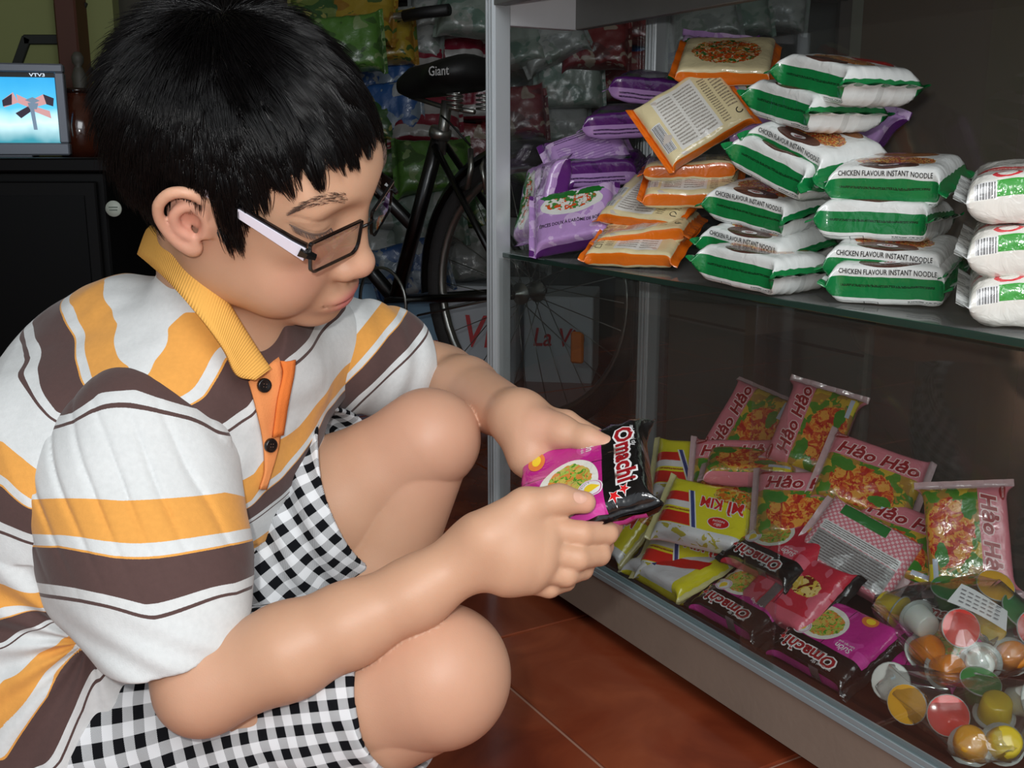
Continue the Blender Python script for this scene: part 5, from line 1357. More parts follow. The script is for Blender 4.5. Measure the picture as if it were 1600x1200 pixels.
UB = [('yellow', 1390, 948, .166, (.5, -.3, .6)), ('white', 1441, 972, .166, (-.2, .3, -.9)), ('red', 1494, 982, .172, (.0, .25, .95)), ('orange', 1450, 1016, .145, (-.3, -.5, -.8)), ('orange', 1482, 1046, .138, (-.2, -.4, -.9)),
      ('white', 1532, 1036, .146, (.4, -.1, -.7)), ('yellow', 1548, 978, .166, (.2, .4, -.8)), ('green', 1482, 932, .180, (-.1, .8, .5)), ('green', 1578, 962, .172, (.3, .5, .6)), ('orange', 1582, 1024, .148, (.2, -.3, -.8)), ('red', 1610, 985, .165, (.0, .3, .9)), ('honey', 1550, 925, .190, (0, .6, .6))]
LB = [('white', 1398, 1068, .123, (-.5, .3, .6)), ('honey', 1424, 1098, .118, (-.6, .1, .7)), ('red', 1478, 1116, .121, (-.2, .2, .95)), ('honey', 1516, 1160, .115, (.3, -.5, -.7)), ('yellow', 1556, 1106, .127, (.1, -.7, -.5)), ('white', 1596, 1096, .130, (.5, .2, .7)), ('yellow', 1570, 1160, .118, (.2, -.4, -.8)), ('green', 1528, 1078, .130, (0, .8, .5))]
def bag(pts, name, label, pad, seed):
    bm = bmesh.new(); rng = np.random.default_rng(seed)
    for p in pts:
        for d in rng.normal(size=(26, 3)):
            d = d / np.linalg.norm(d); q = np.asarray(p) + d * pad; q[2] = max(q[2], .0955)
            e = q @ NF - DF
            if e < .012: q = q + NF * (.012 - e)
            bm.verts.new(q)
    r = bmesh.ops.convex_hull(bm, input=bm.verts); bmesh.ops.delete(bm, geom=[v for v in bm.verts if not v.link_faces], context='VERTS')
    bmesh.ops.subdivide_edges(bm, edges=bm.edges[:], cuts=2, use_grid_fill=True); bm.normal_update()
    P_ = np.array([v.co for v in bm.verts]); nz = vnoise(P_, 55, seed) * .010 + vnoise(P_, 130, seed + 1) * .004
    for v, k in zip(bm.verts, nz): v.co += v.normal * (float(k) - .003)
    for v in bm.verts:
        v.co.z = max(v.co.z, .0945); e = v.co.x * NF[0] + v.co.y * NF[1] - DF
        if e < .008: v.co += Vector(NF * (.008 - e))
    V = [v.co[:] for v in bm.verts]; bm.verts.index_update(); F = [tuple(q.index for q in f.verts) for f in bm.faces]; bm.free()
    o = mesh(name, V, F, film('bag_film', (.97, .98, .98), .30, .10, .02), None, None, True); tag(o, label, 'bag', 'clear bags of jelly cups'); return o
seen = {}
for lst, where, grp in ((UB, 'upper bag', 'jelly cups in the upper bag'), (LB, 'lower bag', 'jelly cups in the lower bag')):
    pts = []
    for i, (c_, u, v, z, a) in enumerate(lst):
        p = ZP(u, v, z); e = p @ NF - DF
        if e < .034: p = O0 + (p - O0) * ((DF + .034) / (p @ NF))
        pts.append(p); nb = [q[0] for k, q in enumerate(lst) if k != i]
        near = min((q for k, q in enumerate(lst) if k != i), key=lambda q: (q[1] - u) ** 2 + (q[2] - v) ** 2)
        side = 'above' if v < near[2] - 18 else 'below' if v > near[2] + 18 else 'beside'
        same = [q for q in lst if q[0] == c_]; nth = sorted(same, key=lambda q: q[1]).index(lst[i]); od = '' if len(same) == 1 else ('first ', 'second ', 'third ')[nth]
        cup(c_, p, cam2(*a), '%s%s jelly cup in the %s, counted from the left, %s a %s one' % (od, c_, where, side, near[0]) if od else 'only %s jelly cup in the %s, %s a %s one' % (c_, where, side, near[0]), grp)
    bag(pts, 'jelly_bag', 'clear plastic bag of fruit jelly cups, %s' % ('upper one with a white paper label' if lst is UB else 'lower one against the front rail'), .023, 5 if lst is UB else 9)
# paper label on the upper bag
lc = ZP(1530, 948, .196); xr, yr = cam2(.86, -.42, .1), cam2(.42, .55, -.55); L4 = [lc - xr * .034 - yr * .014, lc + xr * .034 - yr * .016, lc + xr * .030 + yr * .016, lc - xr * .024 + yr * .017]
rows = []
for a in np.linspace(0, 1, 5): rows.append([L4[0] * (1 - a) * (1 - b) + L4[1] * (1 - a) * b + L4[2] * a * b + L4[3] * a * (1 - b) + np.array([0, 0, .003 * math.sin(3 * b + a)]) for b in np.linspace(0, 1, 8)])
G_ = np.array(rows); nn = unit(np.cross(xr, yr)); V = np.concatenate([G_.reshape(-1, 3), G_.reshape(-1, 3) - nn * .0004]); F = []
for i in range(4):
    for j in range(7): a = i * 8 + j; F += [(a, a + 1, a + 9, a + 8), (40 + a, 40 + a + 8, 40 + a + 9, 40 + a + 1)]
lab = mesh('paper_label', V, F, None or mat('label_paper', (.86, .86, .86), .8), None); tag(lab, 'white paper label with faint small print lying on the upper jelly bag', 'label')
mb = MB()
for r in range(4):
    p0 = lc - yr * (.009 - .006 * r) + nn * .0035
    for w in range(6):
        x0 = -.024 + w * .008; mb.add([p0 + xr * x0, p0 + xr * (x0 + .0055), p0 + xr * (x0 + .0055) + yr * .0016, p0 + xr * x0 + yr * .0016], [(0, 1, 2, 3)])
mb.build('small_print', INK('grey', (.5, .5, .52)), lab)
# ---- the packet in the boy's hands
pc, _w = P(914, 754, .840), None
xd = P(1016, 800, .775) - P(1004, 672, .868); wd = P(1015, 726, .812) - P(820, 796, .830)
nd = np.cross(wd, xd); nd = nd if nd @ ray(915, 745) < 0 else -nd
# film +q (the black side) must lie to the right: y = n x X
y_ = np.cross(unit(nd), unit(xd)); xd = xd if y_ @ wd > 0 else -xd
place('held', pc, xd, nd, "black and magenta noodle packet held open-handed by the child", group=None)

# thumb nail of the near hand
nq = march(handR_j, 906, 777); nn_ = grad(handR_j, nq); tx_ = P(914, 785, .779) - P(874, 780, .774); tx_ = unit(tx_ - nn_ * (tx_ @ nn_)); ty_ = np.cross(nn_, tx_); vs = []; fs = []
for r_ in np.linspace(0, 1, 5):
    for a_ in np.linspace(0, 2 * math.pi, 20, endpoint=False):
        o_ = tx_ * math.cos(a_) * r_ * .0058 + ty_ * math.sin(a_) * r_ * .0044; b_ = nq + o_ + nn_ * .004
        for _ in range(24):
            e_ = float(handR_j.ev(b_[None].astype(np.float32))[0])
            if e_ < .0002: break
            b_ = b_ - nn_ * max(e_ * .8, .0002)
        vs.append(b_ + nn_ * (.0006 - .0005 * r_ ** 3))
for i in range(4):
    for j in range(20): fs.append((i * 20 + j, i * 20 + (j + 1) % 20, (i + 1) * 20 + (j + 1) % 20, (i + 1) * 20 + j))
bmesh_part('thumb_nail', np.array(vs), fs, mat('nail', (.84, .66, .58), .22, coat=.5))
# ================================================================== behind: bicycle, hung and stacked goods, water cartons, boxes, television corner
STEEL = mat('chrome', (.62, .62, .60), .28, metal=.9); FRAMEP = mat('frame_paint', (.035, .035, .04), .3, coat=.4); TYRE = mat('tyre_rubber', (.16, .15, .15), .8, bump=.4, bscale=400); RUB = mat('black_rubber', (.05, .05, .055), .55, bump=.15, bscale=300)
HB = np.array([-.75, .66, 0]); SB = np.array([.66, .75, 0])            # heading and far side of the bicycle
hub = ZP(826, 457, .335); HUBG = hub * [1, 1, 0]
bike = empty('bicycle', HUBG); tag(bike, 'black bicycle with a sprung saddle, parked behind the cabinet', 'bicycle')
def bp_(f, z, s=0.0): return HB * f + SB * s + np.array([0, 0, z])
AXW = np.array([HB, [0, 0, 1.0], np.cross(HB, [0, 0, 1.0])])
def wheel(f):
    c = bp_(f, .335); ring = lambda r, n=48: [c + HB * r * math.cos(a) + np.array([0, 0, r * math.sin(a)]) for a in np.linspace(0, 2 * math.pi, n, endpoint=False)]
    w = MB().tube(ring(.308), .0215, 10, closed=True).build('tyre', TYRE, bike, True)
    rim = MB(); rim.lathe([(.290, -.011), (.296, -.012), (.280, -.010), (.276, -.004), (.276, .004), (.280, .010), (.296, .012), (.290, .011)], c, AXW, 48); rim.build('rim', STEEL, w, True)
    hb_ = MB(); hb_.lathe([(0, -.050), (.006, -.050), (.008, -.034), (.026, -.031), (.026, -.028), (.012, -.024), (.012, .024), (.026, .028), (.026, .031), (.008, .034), (.006, .050), (0, .050)], c, AXW, 20); hb_.build('hub', STEEL, w, True)
    for i in range(28):
        a = 2 * math.pi * i / 28; a2 = a + (.55 if i % 2 else -.55); sd = .028 if (i // 2) % 2 else -.028
        MB().tube([c + (HB * math.cos(a2) + np.array([0, 0, 1]) * math.sin(a2)) * .024 + SB * sd, c + (HB * math.cos(a) + np.array([0, 0, 1]) * math.sin(a)) * .279], .0012, 5).build('spoke', STEEL, w, True)
    return w
w1 = wheel(0.0); wheel(1.04)
rf = bp_(-.155, .225, -.012); mb = MB(); mb.box((-.016, -.036, -.006), (.016, .036, .006), AXW @ np.array([[.9, .3, 0], [-.3, .9, 0], [0, 0, 1]]), rf, 0, .004); mb.build('wheel_reflector', mat('amber_reflector', (.95, .50, .05), .2, coat=.8, emit=None, bump=.6, bscale=500), w1)
BB = bp_(.46, .275); ST = bp_(.285, .70); HT, HBt = bp_(.88, .80), bp_(.93, .62); SAD = bp_(.26, .825)
def tubep(nm, pts, r, m, sm=True): return MB().tube(pts, r, 12).build(nm, m, bike, sm)
tubep('seat_tube', [BB, ST], .019, FRAMEP); tubep('down_tube', [BB, HBt], .019, FRAMEP); tubep('top_tube', [BB + (ST - BB) * .45, HT], .017, FRAMEP); tubep('head_tube', [HBt, HT], .021, FRAMEP)
for s in (-1, 1):
    tubep('chain_stay', [BB + SB * s * .03, bp_(0, .335, s * .058)], .011, FRAMEP); tubep('seat_stay', [ST - np.array([0, 0, .03]) + SB * s * .02, bp_(0, .335, s * .058)], .0085, FRAMEP); tubep('fork_blade', [HBt + SB * s * .05, bp_(.97, .50, s * .055), bp_(1.04, .335, s * .055)], [.013, .012, .008], FRAMEP)
tubep('seat_post', [ST - np.array([0, 0, .05]), SAD - np.array([0, 0, .05])], .0135, STEEL)
MB().lathe([(.0, -.012), (.026, -.012), (.028, 0), (.026, .012), (0, .012)], ST, frame(ST - BB), 16).build('seat_clamp', STEEL, bike, True)
# saddle: broad at the back, long nose to the front, springs underneath
sv, sf = [], []; NA, NS = 22, 14
for i, t in enumerate(np.linspace(0, 1, NS)):
    w = np.interp(t, [0, .12, .35, .6, .85, 1], [.062, .102, .088, .042, .026, .012]); h = np.interp(t, [0, .15, .5, .85, 1], [.030, .046, .044, .040, .020]); z0 = np.interp(t, [0, .5, 1], [.012, .0, -.010])
    for a in np.linspace(0, 2 * math.pi, NA, endpoint=False):
        y_, z_ = w * math.cos(a), h * (math.sin(a) if math.sin(a) > 0 else .9 * math.sin(a)); sv.append(SAD + HB * (-.12 + .285 * t) + SB * y_ + np.array([0, 0, z0 + z_]))
for i in range(NS - 1):
    for j in range(NA): sf.append((i * NA + j, i * NA + (j + 1) % NA, (i + 1) * NA + (j + 1) % NA, (i + 1) * NA + j))
sf += [tuple(range(NA))[::-1], tuple((NS - 1) * NA + j for j in range(NA))]
sad = mesh('saddle', np.array(sv), sf, RUB, bike)
v_, f_ = glyphs('Giant', .01); gx = -HB; gz = np.array([0, 0, 1.0]); gn = -SB
lt = mesh('saddle_lettering', [SAD - HB * .075 - SB * .099 + gx * q[0] * .03 + gz * (q[1] * .03 + .010) + gn * .003 for q in v_], f_, mat('saddle_print', (.75, .75, .75), .5), sad)
for s in (-1, 1):
    h = [SAD + HB * -.075 + SB * (s * .05 + .018 * math.cos(a)) + HB * .018 * math.sin(a) + np.array([0, 0, -.035 - .040 * a / 25.2]) for a in np.linspace(0, 25.2, 60)]
    MB().tube(h, .0028, 6).build('saddle_spring', STEEL, bike, True)
tubep('saddle_rail', [SAD + HB * -.09 + np.array([0, 0, -.078]), SAD + HB * .02 + np.array([0, 0, -.062]), SAD + HB * .13 + np.array([0, 0, -.035])], .006, STEEL)
# mudguard, caliper brake, stays, kickstand
mg = []
c0 = bp_(0, .335); mb = MB(); vs = []; fs = []
aa = np.linspace(math.radians(-5), math.radians(165), 30)
for a in aa:
    for k, (dy, dr) in enumerate(((-.030, -.016), (-.018, 0), (0, .004), (.018, 0), (.030, -.016))): vs.append(c0 + (HB * math.cos(a) + np.array([0, 0, 1]) * math.sin(a)) * (.345 + dr) + SB * dy)
for i in range(29):
    for k in range(4): fs.append((i * 5 + k, i * 5 + k + 1, i * 5 + 6 + k, i * 5 + 5 + k))
mb.add(vs, fs).build('mudguard', mat('mudguard_black', (.06, .06, .065), .35, coat=.3), bike, True)
tubep('brake_arm', [bp_(.155, .66, -.03), bp_(.13, .62, -.055), bp_(.155, .575, -.04), bp_(.19, .57, -.02)], .007, STEEL); tubep('brake_arm', [bp_(.155, .66, .03), bp_(.10, .62, -.05), bp_(.10, .56, -.035)], .006, STEEL)
tubep('brake_cable', [bp_(.26, .74, -.02), bp_(.20, .72, -.05), bp_(.155, .67, -.03)], .0025, RUB)
tubep('kick_stand', [bp_(.05, .32, -.07), bp_(-.03, .02, -.16)], .008, STEEL); tubep('mudguard_stay', [bp_(0, .335, -.06), bp_(.34, .25, -.035)], .003, STEEL)
MB().lathe([(.085, -.003), (.092, -.003), (.092, .003), (.085, .003), (.085, -.003)], BB + SB * -.045, AXW, 32).build('chain_ring', STEEL, bike, True)
tubep('crank', [BB + SB * -.055, BB + SB * -.060 + HB * .10 + np.array([0, 0, -.12])], [.011, .009], STEEL); MB().box((-.045, -.012, -.045), (.045, .012, .045), AXW, BB + SB * -.115 + HB * .10 + np.array([0, 0, -.12]), 0, .006).build('pedal', RUB, bike)
tubep('stem', [HT, bp_(.86, .985)], .0125, STEEL)
bar = spl([bp_(.70, 1.02, -.30), bp_(.80, 1.02, -.26), bp_(.90, 1.00, -.10), bp_(.86, .985, 0), bp_(.90, 1.00, .10), bp_(.80, 1.025, .26), bp_(.68, 1.035, .31)], 6)
tubep('handlebar', list(bar), .0115, STEEL)
for s in (-1, 1): tubep('handlebar_grip', [bp_(.72, 1.03, s * .295), bp_(.66, 1.037, s * .315), bp_(.58, 1.04, s * .335)], .0165, RUB)
# ---- goods behind
def film_plain(nm, c1, c2, stripes=0, c3=None):
    c1, c2, c3 = [None if c is None else tuple(.62 * (.82 * x + .18 * sum(c) / 3) for x in c) for c in (c1, c2, c3)]  # dim, hazy light of the background put into the film colours
    f = Film('goods_' + nm, c1, .35, .3)
    if stripes: f.layer((f.q * (stripes * 6.28)).sin().gt(.0), c2)
    else: f.layer(f.noise(14, 2, .5).gt(.54), c2)
    if c3: f.layer(f.noise(22, 2, .5, 4.0).gt(.60), c3)
    return f.done()
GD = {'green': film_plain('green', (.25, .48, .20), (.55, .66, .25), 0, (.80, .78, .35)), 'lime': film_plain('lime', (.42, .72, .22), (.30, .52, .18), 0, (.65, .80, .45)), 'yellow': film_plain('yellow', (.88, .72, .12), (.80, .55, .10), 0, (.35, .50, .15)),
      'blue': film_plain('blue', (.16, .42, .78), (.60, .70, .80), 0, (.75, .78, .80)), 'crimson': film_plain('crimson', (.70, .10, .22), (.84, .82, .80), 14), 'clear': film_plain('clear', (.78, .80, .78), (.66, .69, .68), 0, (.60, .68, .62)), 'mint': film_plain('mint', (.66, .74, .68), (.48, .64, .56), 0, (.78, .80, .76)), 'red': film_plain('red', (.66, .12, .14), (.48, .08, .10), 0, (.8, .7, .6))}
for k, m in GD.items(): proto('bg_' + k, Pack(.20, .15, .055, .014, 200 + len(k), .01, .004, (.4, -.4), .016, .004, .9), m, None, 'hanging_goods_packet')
BG = [('green', 512, 20, 'highest'), ('yellow', 560, 28, ''), ('lime', 540, 70, ''), ('yellow', 592, 62, ''), ('blue', 596, 112, ''), ('clear', 560, 118, ''), ('clear', 640, 52, ''), ('clear', 696, 12, ''), ('mint', 742, 18, ''), ('crimson', 645, 118, ''), ('crimson', 704, 72, ''), ('crimson', 664, 190, ''), ('crimson', 726, 150, ''),
      ('blue', 606, 172, ''), ('green', 566, 180, ''), ('lime', 622, 240, ''), ('lime', 676, 262, ''), ('red', 722, 232, ''), ('mint', 616, 322, ''), ('mint', 668, 344, ''), ('green', 722, 318, ''), ('clear', 590, 400, ''), ('blue', 640, 420, ''), ('clear', 712, 400, ''),
      ('mint', 800, 70, ''), ('clear', 860, 60, ''), ('mint', 826, 140, ''), ('red', 800, 176, ''), ('mint', 890, 130, ''), ('red', 930, 70, ''), ('clear', 870, 190, ''), ('red', 960, 120, ''), ('blue', 1040, 60, ''), ('red', 985, 30, ''), ('mint', 920, 20, ''), ('clear', 1100, 30, ''), ('lime', 792, 240, ''), ('clear', 806, 380, ''), ('mint', 1150, 20, ''), ('clear', 1210, 10, '')]
rank = {}
for i, (k, u, v, _) in enumerate(BG): rank.setdefault(k, []).append((v, u))
rg = np.random.default_rng(12)
for i, (k, u, v, _) in enumerate(BG):
    o_ = sorted(rank[k]).index((v, u)); nth = ['topmost', 'second highest', 'third highest', 'fourth highest', 'fifth highest', 'sixth highest', 'seventh highest', 'eighth highest', 'ninth highest', 'tenth highest'][o_]
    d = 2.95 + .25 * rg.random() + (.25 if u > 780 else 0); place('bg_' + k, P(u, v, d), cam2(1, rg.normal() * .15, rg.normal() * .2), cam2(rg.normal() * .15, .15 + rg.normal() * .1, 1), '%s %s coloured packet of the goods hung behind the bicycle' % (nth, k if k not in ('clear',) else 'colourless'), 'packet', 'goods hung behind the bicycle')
RACK = mat('rack_wood', (.20, .16, .13), .8); rk = empty('goods_rack', (0.1, 3.66, 0)); tag(rk, 'dark rack the colourful goods hang from behind the bicycle', 'rack')
for z in (.45, .80, 1.15): MB().box((-.85, -.02, z - .012), (1.0, .04, z + .012), None, (0, 0, 0), 0, .002).build('rack_bar', RACK, rk)
for x in (-.85, .98): MB().box((x, .0, .0), (x + .04, .04, 1.5), None, (0, 0, 0), 0, .002).build('rack_post', RACK, rk)
MB().box((-.85, .10, .0), (1.0, .12, 1.5)).build('rack_backboard', mat('rack_back', (.16, .17, .16), .9), rk)
# water cartons standing under the goods
def carton(nm, u0, v0, w, h, dep, d, label, cat, m, yaw=0.0, group=None, lett=None, lm=None, lsize=.1, z0=0.0, tape=True):
    p = ZP(u0, v0, z0 + h) if abs(ZP(u0, v0, z0 + h)[1] - d) < .6 else None
    c = P(u0, v0, d); c = np.array([c[0], c[1], z0]); ca, sa = math.cos(yaw), math.sin(yaw); ax = np.array([[ca, sa, 0], [-sa, ca, 0], [0, 0, 1]])
    o = MB().box((-w / 2, 0, 0), (w / 2, dep, h), ax, (0, 0, 0), 0, .004).build(nm, m, None, False, None); o.location = c; tag(o, label, cat, group)
    if tape: MB().box((-w / 2 - .0012, dep / 2 - .025, h - .001), (w / 2 + .0012, dep / 2 + .025, h + .0012), ax).box((-.025, -.0012, 0), (.025, .002, h + .001), ax).build('packing_tape', mat('packing_tape', (.40, .33, .24), .3), o)
    MB().box((-w / 2 + .002, -.001, h * .0), (w / 2 - .002, .0005, .004), ax).build('bottom_flap', m, o)
    if lett:
        v_, f_ = glyphs(lett, .012, .2); mesh('printed_lettering', [np.array([q[0] * lsize, -.0035, q[1] * lsize * 1.25 + h * .52]) @ ax for q in v_], f_, lm or I_RED, o)
    return o
WC = mat('water_carton', (.80, .83, .86), .5, var=.05); WCB = mat('water_carton_blue', (.52, .68, .80), .5, var=.1)
carton('water_carton', 724, 520, .31, .28, .26, 3.05, 'white water carton with red script behind the bicycle wheel', 'carton', WC, -.25, None, 'La Vie', I_RED, .105, tape=False)
carton('water_carton', 872, 545, .20, .25, .26, 3.05, 'water carton with red script seen through the lower cabinet glass', 'carton', WC, -.15, None, 'La Vie', I_RED, .060, tape=False)
carton('water_carton', 612, 505, .30, .29, .26, 3.05, 'pale blue carton standing behind the child\'s spectacles', 'carton', WCB, .1, None, None, tape=False)
KB = mat('brown_card', (.40, .31, .24), .8, var=.14, vscale=5, bump=.1, bscale=60); KG = mat('grey_card', (.45, .44, .41), .8, var=.08, vscale=4)
bx_ = [(-1.22, .36, .0, .44, .42, 'grey carton standing behind the cabinet near its corner post', KG, None), (-.80, .37, .0, .40, .50, 'brown carton at floor level behind the middle of the cabinet', KB, None), (-.36, .36, .0, .44, .46, 'brown carton at floor level behind the near end of the cabinet', KB, None),
       (-.84, .38, .505, .46, .42, 'large brown carton on the middle carton, tape strip showing', KB, None), (-.36, .37, .465, .44, .48, 'brown carton with black lettering, upper one at the near end', KB, True), (-1.02, .40, .93, .30, .18, 'small grey carton on top of the carton stack', KG, None), (-.62, .40, .95, .34, .20, 'flat brown carton on top of the carton stack', KB, None)]
for t, s, z, w, h, label, m, lt_ in bx_:
    o = MB().box((-w / 2, 0, 0), (w / 2, .30, h), CAX, (0, 0, 0), 0, .004).build('carton', m, None); o.location = CAB(t, s, z); tag(o, label, 'carton', 'cartons stacked behind the cabinet')
    MB().box((-.024, -.0014, 0), (.024, .001, h), CAX).build('packing_tape', mat('packing_tape', (.40, .33, .24), .3), o); MB().box((-w / 2 + .004, -.0012, h * .90), (w / 2 - .004, .001, h * .91), CAX).build('flap_seam', mat('card_seam', (.18, .13, .10), .9), o)
    if lt_:
        mb = MB(); rs = np.random.default_rng(4)
        for q_ in range(2):
            for k in range(7):
                a_ = h * .72 - k * .030; x_ = -w * .30 + q_ * .05
                for p_ in range(3): mb.box((x_ + rs.random() * .006, -.0022, a_ - p_ * .007), (x_ + .018 + rs.random() * .012, -.0012, a_ - p_ * .007 + .003), CAX)
        tag(mb.build('small_print', mat('card_print', (.10, .08, .07), .8), o), kind='stuff')
# ---- television corner
TVB = P(-6, 246, 2.45); TZ = TVB[2]
cabm = mat('black_lacquer', (.022, .022, .026), .5, coat=.0, spec=.25, var=.2, vscale=4)
tc = empty('television_cabinet', (-1.45, 2.35, 0)); tag(tc, 'black low cabinet with dark doors that the television stands on', 'cabinet')
MB().box((-.62, 0, .0), (.56, .50, TZ - .03), None, (0, 0, 0), 0, .004).build('carcass', cabm, tc); MB().box((-.65, -.02, TZ - .03), (.59, .52, TZ), None, (0, 0, 0), 0, .004).build('top_board', cabm, tc)
for i in range(3):
    dr = MB().box((-.60 + i * .385, -.018, .06), (-.225 + i * .385, -.001, TZ - .05), None, (0, 0, 0), 0, .003).build('door', cabm, tc); MB().box((-.575 + i * .385, -.022, .09), (-.25 + i * .385, -.0178, TZ - .08)).build('door_pane', mat('smoked_glass', (.012, .013, .015), .35, spec=.2), dr)
    MB().tube([(-.245 + i * .385, -.035, TZ * .5 - .03), (-.245 + i * .385, -.035, TZ * .5 + .03)], .005, 8).build('door_handle', STEEL, dr, True)
sp_ = P(178, 326, 2.30); st = MB().lathe([(0, .003), (.017, .003), (.0175, .0)], (0, 0, 0), frame((0, -1, 0)), 24).build('round_sticker', mat('sticker_white', (.74, .77, .72), .5), None, True); st.location = (sp_[0], 2.327, sp_[2]); tag(st, 'small round white sticker on the dark cabinet door', 'sticker')
MB().box((-.010, -.0036, .002), (.010, -.0030, .0045)).box((-.009, -.0036, -.004), (.009, -.0030, -.0015)).build('small_print', mat('sticker_grey', (.42, .46, .42), .6), st)
tv = empty('television', (TVB[0], TVB[1], TZ)); tv.rotation_euler = (0, 0, .26); tv.scale = (.57, .57, .57); tag(tv, 'silver television with a bright blue picture, on the black cabinet', 'television')
SIL = mat('tv_silver', (.46, .48, .52), .4, metal=.3)
tw, thh = .285, .225
MB().box((-tw, -.02, .008), (tw, .045, .058), None, (0, 0, 0), 0, .006).box((-tw, -.02, .335), (tw, .045, .37), None, (0, 0, 0), 0, .006).box((-tw, -.02, .058), (-tw + .035, .045, .335), None, (0, 0, 0), 0, .004).box((tw - .035, -.02, .058), (tw, .045, .335), None, (0, 0, 0), 0, .004).build('bezel', SIL, tv)
MB().box((-tw + .03, .045, .03), (tw - .03, .22, .35), None, (0, 0, 0), 0, .03).build('back_case', mat('tv_grey', (.2, .2, .22), .6), tv); MB().box((-.14, -.01, 0), (.14, .16, .012), None, (0, 0, 0), 0, .004).build('foot', SIL, tv)
def screen_mat():
    m = mat('tv_picture', (.2, .6, .8), .3); nt = m.node_tree; b = nt.nodes['Principled BSDF']; t = nt.nodes.new('ShaderNodeTexCoord'); sx = nt.nodes.new('ShaderNodeSeparateXYZ'); nt.links.new(t.outputs['Object'], sx.inputs[0])
    n = nt.nodes.new('ShaderNodeTexNoise'); n.inputs['Scale'].default_value = 9; nt.links.new(t.outputs['Object'], n.inputs['Vector']); mu = nt.nodes.new('ShaderNodeMath'); mu.operation = 'MULTIPLY_ADD'; mu.inputs[1].default_value = .07; nt.links.new(n.outputs['Fac'], mu.inputs[0]); nt.links.new(sx.outputs[2], mu.inputs[2])
    r = nt.nodes.new('ShaderNodeValToRGB'); e = r.color_ramp.elements; e[0].position = .10; e[0].color = lin((.16, .55, .62)); e[1].position = .36; e[1].color = lin((.10, .62, .86)); q = e.new(.17); q.color = lin((.82, .95, .97)); q = e.new(.23); q.color = lin((.30, .74, .90)); nt.links.new(mu.outputs[0], r.inputs[0])
    nt.links.new(r.outputs[0], b.inputs['Emission Color']); b.inputs['Emission Strength'].default_value = 1.3; b.inputs['Base Color'].default_value = (.02, .02, .02, 1); return m
scr = MB().box((-tw + .035, -.006, .058), (tw - .035, .010, .335)).build('screen', screen_mat(), tv)
mb = MB(); MB().box((-tw + .035, -.0072, .316), (tw - .035, -.0060, .335)).build('screen_bar', mat('screen_black', (.02, .02, .03), .4), scr)
def em(n, c, e=.9): return mat('screen_' + n, c, .5, emit=c, estr=e)
PK_, DK_, GR_ = em('pink', (.78, .58, .58)), em('dark', (.16, .12, .18)), em('grey', (.42, .50, .58)); mb = MB(); cx, cz = .150, .205
def pol(pts, k, y=-.0075): mb.add([(cx + a, y, cz + b) for a, b in pts], [tuple(range(len(pts)))], k)
pol([(-.105, .020), (-.062, .052), (-.045, .012), (-.100, -.008)], 0); pol([(-.105, .020), (-.066, .046), (-.070, .004), (-.104, -.004)], 1, -.0078); pol([(-.050, .045), (.0, .020), (.0, -.010), (-.046, .010)], 0); pol([(.0, .020), (.050, .045), (.062, .008), (.010, -.008)], 0); pol([(.050, .046), (.090, .030), (.085, -.002), (.060, .006)], 1, -.0078)
pol([(-.060, -.030), (-.006, .0), (.0, -.022), (-.040, -.050)], 1); pol([(.006, .0), (.070, -.020), (.074, -.050), (.010, -.022)], 0); pol([(-.020, .022), (.010, .034), (.036, .020), (.010, .008)], 2, -.0079); pol([(-.004, -.010), (.012, -.010), (.018, -.095), (.004, -.095)], 2, -.0076); pol([(-.010, .012), (.030, .010), (.022, -.014), (-.006, -.012)], 2, -.0081)
mb.build('pinwheel_picture', [PK_, DK_, GR_], scr)
v_, f_ = glyphs('VTV3', .02); mesh('screen_logo', [(.185 + q[0] * .026, -.0078, .325 + q[1] * .018) for q in v_], f_, em('white', (.8, .85, .9)), scr)
# lattice screen, shelf with ornaments, door post
LT = mat('lattice_dark', (.10, .11, .09), .6); lat = empty('wall_lattice', P(20, 60, 2.98)); tag(lat, 'dark hexagonal lattice with a small black picture on the green wall', 'lattice'); lo_ = P(20, 60, 2.98)
for nm, a, b in (('lattice_bar', (-8, 12), (42, 62)), ('lattice_bar', (42, 62), (108, 62)), ('lattice_bar', (42, 62), (16, 118)), ('lattice_bar', (108, 62), (136, 112)), ('lattice_bar', (-8, 12), (-60, 12)), ('lattice_bar', (108, 62), (134, 8)), ('lattice_bar', (16, 118), (44, 176))):
    A_, B_ = P(*a, 2.98) - lo_, P(*b, 2.98) - lo_; dd = unit(B_ - A_); MB().box((-.006, -.013, -.010), (np.linalg.norm(B_ - A_) + .006, .013, .010), frame(np.array([0, -1.0, 0]), dd), A_, 0, .002).build(nm, LT, lat)
A_ = P(103, 32, 2.96); pf = MB().box((-.028, -.01, -.048), (.028, .012, .048), None, (0, 0, 0), 0, .003).build('hanging_picture', LT); pf.location = A_; tag(pf, 'small dark green picture hung on the lattice', 'picture'); MB().box((-.021, -.012, -.040), (.021, -.009, .040)).build('picture_face', mat('picture_green', (.14, .19, .15), .5), pf)
WG = mat('wall_green', (.50, .52, .33), .9, var=.08, vscale=3)
tag(MB().box((-3.1, 3.12, 0), (-1.12, 3.17, 3.0)).build('wall_partition', WG), kind='structure')
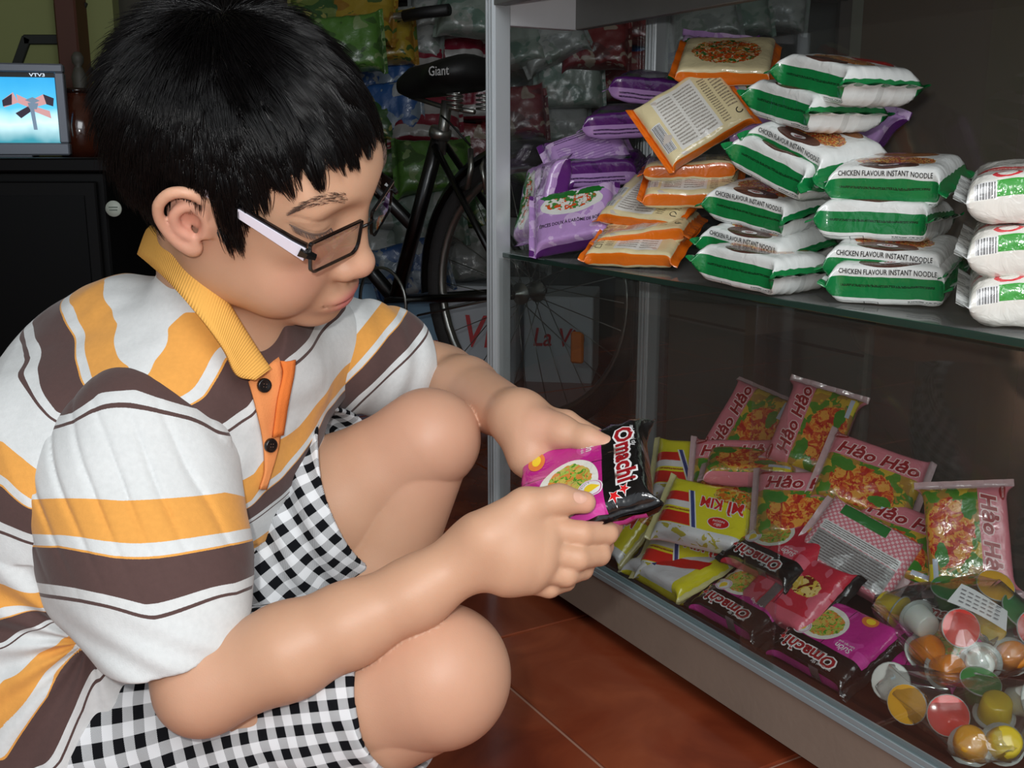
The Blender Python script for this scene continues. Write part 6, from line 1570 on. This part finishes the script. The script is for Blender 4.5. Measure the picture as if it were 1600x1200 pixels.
DW = mat('door_wood', (.30, .15, .09), .5, var=.15, vscale=10)
q0 = P(138, 130, 3.05); tag(MB().box((q0[0] - .030, 3.04, 0), (q0[0] + .030, 3.20, 3.0), bev=.005).build('trim_1', DW), kind='structure')
sh = P(112, 166, 2.85); o = MB().box((-.13, -.05, -.014), (.10, .16, .008), None, (0, 0, 0), 0, .002).build('wall_shelf', LT); o.location = sh; tag(o, 'dark wall shelf with small ornaments beside the television', 'shelf'); MB().box((-.12, .10, -.08), (-.10, .16, -.014)).build('bracket', LT, o); MB().box((.07, .10, -.08), (.09, .16, -.014)).build('bracket', LT, o)
fg = sh + np.array([.015, .03, .008])
o = MB().lathe([(0, 0), (.022, 0), (.026, .012), (.016, .040), (.020, .070), (.012, .092), (.008, .098), (.015, .108), (.016, .122), (.009, .134), (0, .136)], n=16).build('figurine', mat('figurine_grey', (.30, .29, .26), .6), None, True); o.location = fg; tag(o, 'grey standing figurine on the shelf beside the television', 'figurine'); MB().lathe([(0, 0), (.028, 0), (.028, .006), (0, .006)], n=16).build('plinth', LT, o)
o = MB().lathe([(0, 0), (.018, 0), (.026, .018), (.024, .040), (.012, .052), (.014, .058), (0, .058)], n=16).build('clay_pot', mat('clay_orange', (.58, .34, .24), .7), None, True); o.location = sh + np.array([-.06, .03, .008]); tag(o, 'small orange clay pot on the shelf beside the television', 'pot'); MB().lathe([(.011, .058), (.016, .060), (.015, .064), (.010, .062)], n=16).build('pot_rim', mat('clay_dark', (.40, .24, .18), .7), o, True)
v0 = P(128, 246, 2.62); o = MB().lathe([(0, 0), (.045, 0), (.060, .03), (.066, .075), (.050, .12), (.026, .14), (.030, .155), (0, .155)], n=24).build('lacquer_vase', mat('lacquer_brown', (.28, .13, .08), .12, coat=.8, var=.4, vscale=30), None, True); o.location = (v0[0], v0[1], TZ); tag(o, 'glossy brown lacquered vase right of the television', 'vase'); MB().lathe([(.026, .150), (.036, .156), (.034, .164), (.024, .160)], n=24).build('vase_lip', mat('lacquer_dark', (.15, .08, .06), .15, coat=.8), o, True)
